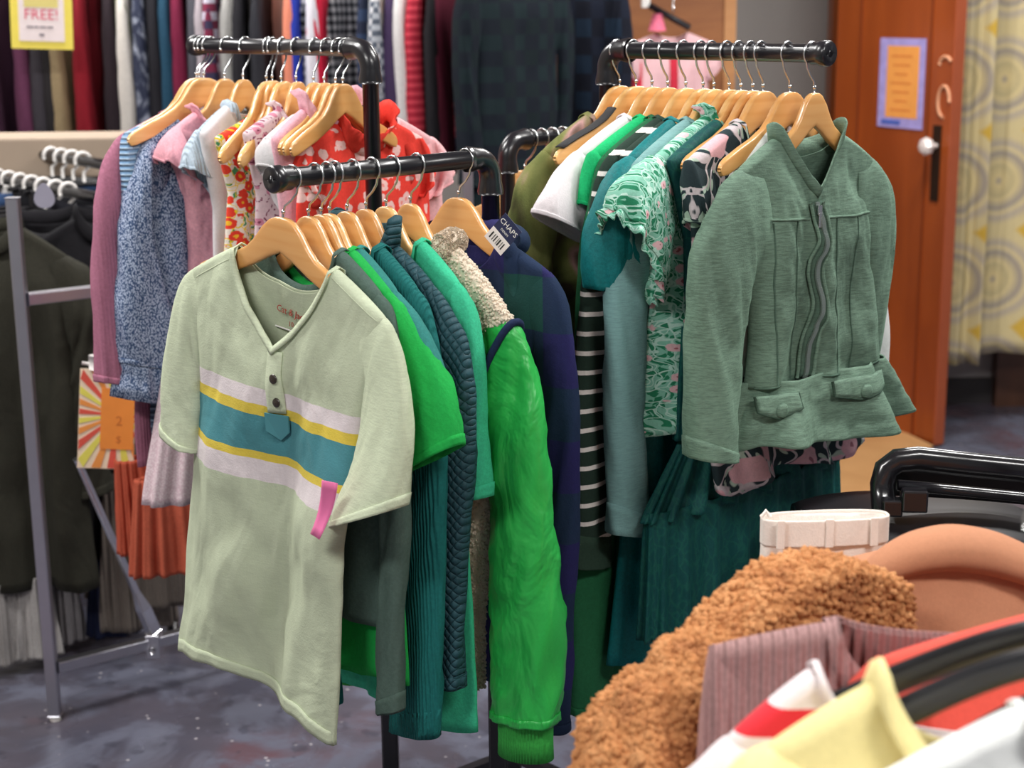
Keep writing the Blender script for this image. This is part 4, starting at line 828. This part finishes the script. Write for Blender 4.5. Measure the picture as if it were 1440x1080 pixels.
# yellow sign
P=pix(58,14,4.6); sg_=empty('price_sign',P,R_(0),'white sign with a yellow border and a red word, hanging before the back row','sign'); sg_.rotation_euler=(0,.04,.1)
m=MB(); m.box((0,0,.02),(.087,.002,.13)); m.build('yellow_card',simple('sign_yellow','EBD85A',.6),sg_,smooth=False)
m=MB(); m.box((0,-.003,.02),(.064,.001,.108)); m.build('white_sheet',simple('sign_white','EADCDC',.6),sg_,smooth=False)
m=MB(); m.box((0,-.0045,.045),(.048,.0005,.038)); m.build('yellow_block',simple('sign_pale_yellow','DACB7C',.6),sg_,smooth=False)
text('FREE!','red_word',simple('sign_red','D8506C',.6),sg_,(0,-.0045,-.014),(math.pi/2,0,0),.042)
m=MB(); 
for x,w in ((-.032,.010),(-.014,.006),(.004,.009),(.024,.008)): m.box((x,-.0045,-.048),(w,.0004,.0028))
m.box((0,-.0045,-.070),(.007,.0004,.004)); m.build('small_print',simple('sign_ink','8A8088',.6),sg_,smooth=False)
# beige shelf board in front of the left of the back row
a=pix(-40,190,4.35);b=pix(176,188,4.35); m=MB(); h_=.058; m.box(((a[0]+b[0])/2,a[1],a[2]-.055),((b[0]-a[0])/2,.10,.055)); bo=m.build('beige_ledge',simple('beige_paint','A89684',.8,var=.03),smooth=False,bevel=.01); tag(bo,'thick beige shelf board below the left end of the back row','shelf')
m=MB(); zt=a[2]-.11; m.box(((a[0]+b[0])/2,a[1]+.06,zt/2),((b[0]-a[0])/2-.04,.012,zt/2)); mb=m.build('shelf_back_board',simple('shelf_dark','2C2829',.8),smooth=False); tag(mb,'dark board standing beneath the beige shelf','board')

# ================================================================= chrome rack at the left
o=empty('chrome_clothes_rack',(-1.03,3.315,0),0,'square tube chrome clothes rack with a diagonal brace at the left','clothes rack')
O_=np.array([-1.03,3.315,0]); d1=np.array([.80,.59,0]); d1/=np.linalg.norm(d1); 
m=MB(); m.tube([(0,0,1.17),(0,0,.012)],.0178,4,sq=True); m.build('upright',RACKCH,o,smooth=False,bevel=.002)
m=MB(); m.tube([(0,0,0),(0,0,.014)],.012,12); m.build('foot',WHITEPL,o)
m=MB(); m.tube([d1*.012+[0,0,.124],d1*1.15+[0,0,.124]],.0178,4,sq=True); m.build('lower_rail',RACKCH,o,smooth=False,bevel=.002)
m=MB(); m.tube([d1*.012+[0,0,.955],d1*1.15+[0,0,.955]],.0178,4,sq=True); m.build('upper_rail',RACKCH,o,smooth=False,bevel=.002)
m=MB(); m.tube([d1*1.15+[0,0,1.17],d1*1.15+[0,0,0]],.0178,4,sq=True); m.build('upright',RACKCH,o,smooth=False,bevel=.002)
e=d1*.245+np.array([0,0,.15]); t_=pix(108,645,3.45)-O_
m=MB(); m.tube([e,e+(t_-e)*.14,e+(t_-e)*.24,t_],[.019,.019,.010,.0085],4,sq=True); m.build('brace',CHROME,o,smooth=False,bevel=.002)
m=MB(); m.box(d1*.245+[0,0,.118],(.016,.02,.028)); m.build('brace_clamp',RACKCH,o,smooth=False,bevel=.002)
m=MB(); p=d1*.245+np.array([0,-.022,.112]); m.tube([p,p+[0,-.006,0]],.007,12); m.build('bolt',CHROME,o)
# second rack: dark rails with trousers
a=pix(-60,207,4.75); b=pix(165,256,3.95); a[2]=b[2]=1.17; rd_=(b-a)/np.linalg.norm(b-a)
r2=empty('dark_trouser_rack',((a+b)/2)*[1,1,0],0,'black double rail rack holding white hooked trouser hangers at the left','clothes rack'); ctr=((a+b)/2)*[1,1,0]
nrm=np.array([-rd_[1],rd_[0],0])
for off,dz,nm in ((0,0,'top_rail'),(-.12,-.055,'lower_rail')):
    m=MB(); m.tube([a+nrm*off+[0,0,dz]-ctr-rd_*.2,b+nrm*off+[0,0,dz]-ctr+rd_*.15],.014,12); m.build(nm,BLACK,r2)
for e_ in (a-rd_*.2,b+rd_*.15): m=MB(); m.tube([e_+[0,0,.02]-ctr,e_*[1,1,0]-ctr],.016,8); m.build('upright',BLACK,r2)
ryaw=math.atan2(nrm[1],nrm[0])
def trousers(loc,yaw,c,lab,zt=-.09,zh=-.45,w=.17,nm='trousers'):
    o=empty(nm,loc,yaw,lab,'trousers','folded trousers on the dark double rail'); mt=cloth('tr'+c,c,weave=0,wrinkle=.006)
    u=np.linspace(0,1,18); A=np.linspace(0,2*math.pi,28,endpoint=False); U,AA=np.meshgrid(u,A,indexing='ij'); W_=w*(1-.25*U)
    m=MB(); m.grid(np.stack([np.cos(AA)*W_,np.sign(np.sin(AA))*abs(np.sin(AA))**.7*(.016+.01*np.sin(U*3))+.008*fbm(np.cos(AA)*2,U*4,3),zt+(zh-zt)*U],-1),cu=True); m.build('leg_cloth',mt,o,solid=.003)
    m=MB(); m.grid(np.stack([np.cos(AA[:2])*(w+.003),np.sign(np.sin(AA[:2]))*abs(np.sin(AA[:2]))**.7*.02,np.array([[zt+.004]*28,[zt-.04]*28])],-1),cu=True); m.build('waistband',mt,o,solid=.003)
    return o
PL=[('pitch dark','17171C'),('charcoal','2B2B30'),('medium denim blue','3A527A'),('taupe grey','6E6660'),('plum','45203A'),('dark indigo','1E2C48'),('faded denim','32496B'),('dark navy','1A2238'),('chocolate','3B2A2A'),('jet','121216'),('pewter','5B5B60'),('wine','3A1A2A')]
for i in range(24):
    lo=i>=14; t=(i/13.) if not lo else ((i-14)/9.)*.62+.36
    P=a+(b-a)*(.02+t*.80) if not lo else a+(b-a)*t
    if lo: P=P+nrm*-.12+[0,0,-.055]
    g=empty('trouser_hanger',P,ryaw+random.uniform(-.15,.15),'white hooked trouser hanger on the %s dark rail'%('lower' if lo else 'upper'),'hanger','white hooked trouser hangers on the %s dark rail'%('lower' if lo else 'upper'))
    m=MB(); aa=np.linspace(-.9,3.5,14); m.tube([(0,0,-.06),(0,0,-.03)]+[(.021*math.cos(t_),0,.021*math.sin(t_)) for t_ in aa],.0048,8); m.build('hook',WHITEPL,g)
    m=MB(); m.tube([(-.16,0,-.07),(0,0,-.058),(.16,0,-.07)],.006,8); m.build('bar',BLKPL,g)
    for x in(-.13,.13): m=MB(); m.box((x,0,-.085),(.014,.012,.02)); m.build('clip',BLKPL if i%5 else WHITEPL,g,smooth=False,bevel=.003)
    if i%2==0 or lo:
        n_,c_=PL[(i*5)%12] if not lo else PL[(i+3)%12]
        trousers(P,g.rotation_euler[2],c_,'%s trousers folded on the %s dark rail'%(n_,'lower' if lo else 'upper'))
P=pix(62,275,3.55); m=MB(); aa=np.linspace(0,2*math.pi,24,endpoint=False)
prof=[(.020*math.sin(t)*(1-.35*math.cos(t)),.028*-math.cos(t)-.0) for t in aa]
V=[(x,-.001,z) for x,z in prof]+[(x,.001,z) for x,z in prof]; m.add(np.array(V)*[1.1,1,-1.],[tuple(range(24)),tuple(range(47,23,-1))]+[(i,(i+1)%24,24+(i+1)%24,24+i) for i in range(24)])
dv=m.build('size_marker',simple('smoky_plastic','8C8A98',.25),smooth=False); dv.location=[float(v) for v in P]; tag(dv,'grey teardrop plastic size marker hanging from the dark rail','marker')
# dark coats behind the chrome upright
for (px,Z,yw,c,sw,zh,lab,nm) in ((-18,3.62,-8,'2B2A22',.185,-.95,'long dark olive coat behind the chrome upright at the left edge','dark_coat'),(62,3.75,15,'17161A',.18,-1.0,'black coat just right of the dark olive coat','dark_coat'),(112,3.85,-20,'1B1B22',.19,-.95,'blue black coat beneath the beige shelf board','dark_coat'),(150,3.78,30,'121115',.17,-.8,'short black jacket beneath the bare wooden hanger','dark_jacket')):
    P=pix(px,300,Z); 
    garment(((P[0],P[1],1.17),R_(yw)),nm,lab,'coat',cloth('dk'+c,c,weave=0,wrinkle=.012,var=.2),body=dict(cx=0,nw=.07,sw=sw,zn=-.10,zs=-.17,za=-.36,wa=sw,wh=sw+.02,zh=zh,T=.05,amp=.025,amp2=.015),R=dict(o=(sw+.06,-.72),i=(sw-.05,-.74),b=.04,k=.6,wr=.008,fold=.003),res=(40,40),neck='fold',nh=.03)
# low hanging pieces seen under the racks
LOW=[(12,880,3.82,'8E8A88','light grey knit hem, leftmost of the low pieces',.05,930),(55,880,3.84,'A29E9C','pale grey knit hem behind the chrome upright',.045,920),(92,860,3.95,'7E7A7C','mid grey knit hem right of the chrome upright',.04,900),
(165,790,4.05,'6F655E','taupe ribbed skirt hanging low left of the rust skirts',.06,835),(195,800,3.95,'7A7169','grey brown skirt hanging low below the rust skirts',.075,880),(160,840,3.95,'171D38','deep navy skirt hanging low behind the diagonal brace',.05,890),(232,820,3.9,'5E5650','brown grey skirt beside the sage henley hem',.06,850)]
for px,py,Z,c,lab,hw,yb in LOW:
    P=pix(px,yb,Z); P[2]=max(P[2],.02); r_=empty('low_skirt',(P[0],P[1],P[2]),R_(20),lab,'skirt'); loft_skirt(r_,'cloth',cloth('low'+c,c,rib=80,ribh=.004,wrinkle=.004),0,hw*.8,.40 if px>100 and px!=160 else .2,.02,0,hw*1.25,0.,.03,rip=6,amp=.008,seed=px)
for px,Z,hw,yb,lab,c in ((203,3.45,.045,775,'small rust orange skirt just left of the pleated one','B4533C'),(262,3.4,.10,800,'rust orange pleated skirt hanging beside the sage henley','B85A42')):
    P=pix(px,yb,Z); r_=empty('rust_skirt',P,R_(25),lab,'skirt','rust orange skirts under the left arm'); loft_skirt(r_,'cloth',cloth('rust'+c,c,wrinkle=.003),-.01,hw*.85,.21,.02,0,hw*1.15,0.,.03,rip=14,amp=.010,seed=px,n=220); 
# bare wooden hanger poking out to the left
P=pix(195,330,3.25); hanger(HPB,(P,R_(42)),'bare wooden hanger tilted down to the left behind the mauve top',None,tilt=-.62)
# sunburst card
P=pix(153,520,3.35); s_=empty('sunburst_card',P,R_(8),'sunburst card with an orange panel hanging below the mauve top','sign'); s_.rotation_euler=(0,.10,R_(10))
W2,H2=.058,.215; m=MB(); m.box((0,0,-H2/2),(W2,.0012,H2/2)); m.build('cream_card',simple('card_cream','F3DDBF',.6),s_,smooth=False)
cols=['E9E060','F09A4A','E05A48','F2EBC8']; c0=np.array([.02,-H2*.45])
def ray_end(t):
    dx,dz=math.cos(t),math.sin(t); k=min(abs((W2*(1 if dx>0 else -1)-c0[0])/dx) if abs(dx)>1e-6 else 9,abs(((0 if dz>0 else -H2)-c0[1])/dz) if abs(dz)>1e-6 else 9); return c0+np.array([dx,dz])*k*.985
for ci in range(3):
    m=MB()
    for j in range(8):
        t0=math.pi/2+.12+(j*3+ci)*.262; 
        p1,p2=ray_end(t0),ray_end(t0+.15); V=[(c0[0],-.0016,c0[1]),(p1[0],-.0016,p1[1]),(p2[0],-.0016,p2[1])]; V+= [(x,-.0022,z) for x,_,z in V]; m.add(V,[(0,1,2),(5,4,3),(0,3,4,1),(1,4,5,2),(2,5,3,0)])
    m.build('rays',simple('ray'+cols[ci],cols[ci],.6),s_,smooth=False)
m=MB(); m.box((.021,-.003,-.105),(.034,.0006,.066)); m.build('orange_panel',simple('card_orange','F2923C',.6),s_,smooth=False)
text('2','lettering',simple('faint_ink','C96E2C',.7),s_,(.025,-.0038,-.11),(math.pi/2,0,0),.03); text('$','lettering',MATS['faint_ink'],s_,(.025,-.0038,-.15),(math.pi/2,0,0),.022)
m=MB(); m.tube([(-.055,0,.012),(-.03,0,.010)],.0035,8); m.tube([(-.028,-.004,.0),(-.028,-.004,.03)],[.012,.014],10); m.build('white_clip',WHITEPL,s_)
# ================================================================= front rack at the lower right
def fgpose(px,py,Z,lx,lz,yw):
    P=pix(px,py,Z); y=R_(yw); return (P-np.array([math.cos(y)*lx,math.sin(y)*lx,lz]),y)
def plastic_hanger(pose,lab,mat,cx=0.,w=.2,hk=True):
    loc,yaw=pose
    loc,yaw=pose; r=empty('plastic_hanger',loc,yaw,lab,'hanger','plastic hangers on the front rack'); m=MB()
    xs=np.linspace(-1,1,41); m.tube([(cx+x*w,0,-.112-.080*abs(x)**1.4) for x in xs],.0125,14,sx=.42); m.build('hanger_body',mat,r)
    m=MB(); m.tube([(cx,0,-.092),(cx,0,-.03)]+[(cx+.02*math.cos(t),0,-.005+.02*math.sin(t)) for t in np.linspace(-1,3.4,12)],.0022,8); m.build('hook',STEEL,r)
AD=dict(cx=0.,nw=.075,sw=.20,zn=-.10,zs=-.185,za=-.36,wa=.205,wh=.22,zh=-.68,nf=.07,nb=.02,T=.045,tm=.012,amp=.02)
def ad(**k): d=dict(AD); d.update(k); return d
ye=cloth('soft_yellow','EFE0A0',wrinkle=.008,var=.05)
GLP=simple('glossy_hanger','232326',.28,0,.6,.3)
def fgc(cpx,ty,Z,yw=3): return (pix(cpx,ty,Z),R_(yw))   # hanger crown seen at this pixel -> rail height above it
def fgg(pxn,pyn,Z,nw,zn,yw,cx=0.): return fgpose(pxn,pyn,Z,cx-nw,zn,yw)
po=fgg(1243,962,1.16,.118,-.125,5)
YP=po[0]; garment(po,'yellow_shirt','pale yellow shirt with a flat collar on the front rack','shirt',ye,body=ad(nw=.118,zn=-.125,sw=.205,zs=-.175,nf=.13,nb=.10,vneck=.5),L=dict(o=(-.31,-.36),i=(-.19,-.42),b=.05,b0=.04),neck='fold',nh=.016)
plastic_hanger(po,'glossy black plastic hanger inside the pale yellow shirt',GLP,w=.18)
stw=cloth('white_red_bands','ECE2E4',pat=p_bands([(-1,'ECE2E4'),(-.36,'E2343F'),(-.33,'ECE2E4'),(-.190,'E2343F'),(-.165,'ECE2E4')]),wrinkle=.006,var=.05)
po=fgg(1152,936,1.26,.190,-.135,4)
garment(po,'banded_shirt','white shirt with bright red bands behind the yellow one','shirt',stw,body=ad(nw=.190,zn=-.139,sw=.265,zs=-.20,nf=.12,nb=.09,vneck=.4),L=dict(o=(-.36,-.36),i=(-.25,-.42),b=.05,b0=.04),nh=.012)
plastic_hanger(po,'glossy black plastic hanger inside the red banded shirt',GLP,w=.22)
wt=cloth('white_cotton','EEF0EE',wrinkle=.008,var=.03)
po=fgg(1440,1002,1.07,.075,-.095,6)
garment(po,'white_shirt','clean white shirt, nearest and lowest on the front rack','shirt',wt,body=ad(nw=.075,sw=.215,zs=-.165,nf=.05,zn=-.095),L=dict(o=(-.30,-.36),i=(-.19,-.42),b=.05,b0=.04))
co=cloth('coral_fleece','E25B4E',wrinkle=.004,var=.06)
po=fgg(1330,893,1.38,.120,-.10,3)
CP=po[0]; garment(po,'coral_shirt','coral red top behind the yellow shirt on the front rack','shirt',co,body=ad(nw=.03,sw=.18,zs=-.125,nf=.02,zn=-.085),L=dict(o=(-.24,-.40),i=(-.17,-.46),b=.05,b0=.04),neck='roll',nh=.012)
po=fgg(1390,958,1.22,.07,-.10,3)
plastic_hanger(po,'dark plastic hanger in front of the coral top',BLKPL,w=.14)
mk=cloth('mauve_rib_knit','A98482',rib=95,ribh=.004,wrinkle=.003)
pose=fgpose(1180,880,1.42,-.12,-.10,-3)
garment(pose,'rib_cardigan','dusty mauve ribbed cardigan between the teddy coat and the banded shirt','cardigan',mk,body=ad(nw=.12,sw=.235,zs=-.125,nf=.08,zn=-.10,T=.03,nb=.02),L=dict(o=(-.245,-.50),i=(-.17,-.50),b=.03,k=.1),neck='rib',nh=.03)
tdm=cloth('teddy_plush','C98A5A',var=.22,wrinkle=.004,sheen=.5,pat=p_blend(['B87C50','C58856','D29866'],30,.6))
pose=fgpose(1130,784,1.60,0.0,-.07,35)
root,B,S=garment(pose,'teddy_coat','caramel brown teddy fleece coat with a broad rounded shoulder on the front rack','coat',tdm,body=ad(nw=.03,sw=.135,zn=-.078,zs=-.125,za=-.33,wa=.13,wh=.15,zh=-.62,nf=.0,nb=.0,T=.085,tm=.035,amp=.015),
   L=dict(o=(-.325,-.42),i=(-.13,-.50),b=.075,b0=.07,k=.5,wr=.022),mirror=False,neck=None,tufts=dict(n=18000,L=.0055,r=.0042,curl=.8),stufts=dict(n=20000,L=.0055,r=.0042,curl=.8),res=(60,50))
cm=cloth('camel_wool','BE8565',wrinkle=.003,var=.05,sheen=.4,weave=.0002)
pose=fgpose(1345,770,1.78,0.,-.08,4)
root,B,S=garment(pose,'wool_coat','smooth camel wool coat with a wide rolled collar behind the teddy coat','coat',cm,body=ad(nw=.03,sw=.21,zn=-.08,zs=-.12,za=-.36,wa=.23,wh=.24,zh=-.65,nf=.0,nb=-.0,T=.07,tm=.03,amp=.012),L=dict(o=(-.27,-.40),i=(-.16,-.46),b=.06,b0=.05),neck=None)
u=np.linspace(0,1,30); cp=[pix(x,y,1.80) for x,y in ((1185,790),(1225,752),(1270,732),(1320,724),(1375,732),(1430,752),(1500,800))]; cp=np.array([c-np.array(pose[0]) for c in cp]); cy,sy=math.cos(-pose[1]),math.sin(-pose[1]); cp=np.stack([cp[:,0]*cy-cp[:,1]*sy,cp[:,0]*sy+cp[:,1]*cy,cp[:,2]],1)
xi=np.linspace(0,6,40); cc=np.stack([np.interp(xi,range(7),cp[:,k]) for k in range(3)],1); ker=np.ones(5)/5; cc=np.stack([np.convolve(np.pad(cc[:,k],2,mode='edge'),ker,'valid') for k in range(3)],1)
G=[]; 
for v in np.linspace(0,1,14):
    r_=.006+.0*v; G.append(cc+np.stack([0*xi,-.05*np.sin(v*3.1)*np.ones(40)-.015,-.065*v*np.sin(np.linspace(.15,2.9,40))],1))
m=MB(); m.tube(cc-[0,.045,.022],.004+.020*np.sin(np.linspace(.05,math.pi-.3,len(cc)))**.7,18,sx=1.5); m.build('collar',cm,root)
cj=cloth('cream_denim','EDE3DA',wrinkle=.006,var=.04)
P=pix(1160,728,1.95); o=empty('cream_jeans',P,R_(4),'cream jeans hung by the waistband behind the teddy coat','jeans')
A=np.linspace(0,2*math.pi,48,endpoint=False); U,AA=np.meshgrid(np.linspace(0,1,20),A,indexing='ij'); m=MB(); m.grid(np.stack([np.cos(AA)*(.075+.03*U)+.0,np.sign(np.sin(AA))*abs(np.sin(AA))**.6*(.018+.02*U)+.004*fbm(AA,U*5,2),-.7*U],-1),cu=True); m.build('leg_cloth',cj,o,solid=.003)
m=MB(); m.grid(np.stack([np.cos(AA[:4])*.0775,np.sign(np.sin(AA[:4]))*abs(np.sin(AA[:4]))**.6*.021,np.array([[.003],[.001],[-.028],[-.030]])*np.ones((4,48))],-1),cu=True); m.build('waistband',cj,o,solid=.003)
for x in(-.06,0.0,.055): m=MB(); m.box((x,-.024,-.012),(.005,.0015,.018)); m.build('belt_loop',cj,o,smooth=False,bevel=.001)
m=MB(); m.tube([(-.078,0,.004),(-.074,-.004,.012),(-.068,0,.004)],.003,6); m.build('frayed_thread',cj,o)
# front rack itself
o=empty('front_clothes_rack',(.60,1.5,0),0,'black clothes rack at the lower right carrying the front coats','clothes rack')
zr=1.175
m=MB(); y_=np.array(YP); c_=np.array(CP); dd=(c_-y_)*[1,1,0]; dd=np.array([.4,.917,0]); p0=y_-dd*.05; p1=p0+dd*1.0; bb=np.array([.60,1.5,0]); m.tube([p0-bb,p1-bb],.012,12); m.build('rail',BLACK,o)
m=MB(); m.tube([p1-bb,p1*[1,1,0]-bb],.015,10); m.build('upright',BLACK,o)
m=MB(); m.tube([p1*[1,1,0]+[-.25,0,.0155]-bb,p1*[1,1,0]+[.25,0,.0155]-bb],.015,10); m.build('foot',BLACK,o)
# ---- black chair behind the front rack
P=pix(1240,700,2.35); ch=empty('black_chair',(P[0]+.25,P[1]+.05,0),R_(-6),'black plastic stacking chair with a chromed top edge behind the front rack','chair'); Cb=np.array([P[0]+.25,P[1]+.05,0])
def cl(px,py,Z):
    v=pix(px,py,Z)-Cb; t=R_(6); return np.array([v[0]*math.cos(t)-v[1]*math.sin(t),v[0]*math.sin(t)+v[1]*math.cos(t),v[2]])
GLB=simple('gloss_black','17161A',.22,0,.6,.5)
pts=[cl(1243,715,2.3),cl(1241,680,2.3),cl(1246,660,2.3),cl(1262,648,2.3),cl(1290,645,2.3),cl(1360,653,2.3),cl(1450,662,2.3),cl(1540,670,2.3)]
m=MB(); m.tube(pts,.0145,12,sx=1.3); m.build('top_frame',GLB,ch)
pts=[cl(1262,682,2.28),cl(1330,688,2.28),cl(1450,700,2.28),cl(1540,707,2.28)]; m=MB(); m.tube(pts,.008,10); m.build('middle_rail',GLB,ch)
A_,B_=cl(1262,660,2.31),cl(1540,684,2.31); m=MB(); m.grid(np.array([[A_+(B_-A_)*u+np.array([0,.012*math.sin(u*3.1)+.02,-.045*v]) for u in np.linspace(0,1,12)] for v in np.linspace(0,1,5)])); m.build('backrest',BLKPL,ch,solid=.006)
c_=cl(1285,702,2.27); m=MB(); m.box(c_,(.018,.016,.016)); m.box(c_+[-.03,0,-.012],(.014,.012,.012)); m.build('bracket',GLB,ch,smooth=False,bevel=.003)
cs=cl(1270,760,2.35); U,V_=np.meshgrid(np.linspace(-1,1,30),np.linspace(-1,1,24)); m=MB(); rr_=np.sqrt(np.clip(1-abs(U)**2.6*.5-abs(V_)**2.6*.5,0,1)); m.grid(np.stack([cs[0]+.02+U*.17,cs[1]+V_*.16,cs[2]+.058*rr_-.02],-1)); m.build('seat',BLKPL,ch,solid=.012)
for sx_ in(-.10,.19):
    for sy_ in (-.12,.14): m=MB(); m.tube([(cs[0]+sx_,cs[1]+sy_,cs[2]-.02),(cs[0]+sx_*1.15,cs[1]+sy_*1.15,.0)],.011,10); m.build('leg',BLACK,ch)
# ================================================================= camera, world
cd=bpy.data.cameras.new('camera'); cam=bpy.data.objects.new('camera',cd); COL.objects.link(cam); bpy.context.scene.camera=cam
mt=Matrix([[CR[0],CU[0],-fw[0],0],[CR[1],CU[1],-fw[1],0],[CR[2],CU[2],-fw[2],HC],[0,0,0,1]]); cam.matrix_world=mt
cd.sensor_width=36; cd.lens=FPX/1440*36; cd.clip_start=.05
cd.dof.use_dof=True; cd.dof.focus_distance=2.25; cd.dof.aperture_fstop=5.2
w=bpy.data.worlds.new('world'); bpy.context.scene.world=w; w.use_nodes=True; w.node_tree.nodes['Background'].inputs[0].default_value=(.92,.96,1,1); w.node_tree.nodes['Background'].inputs[1].default_value=.22
vs=bpy.context.scene.view_settings; vs.view_transform='Standard'; vs.look='None'; vs.exposure=0.0; vs.gamma=1
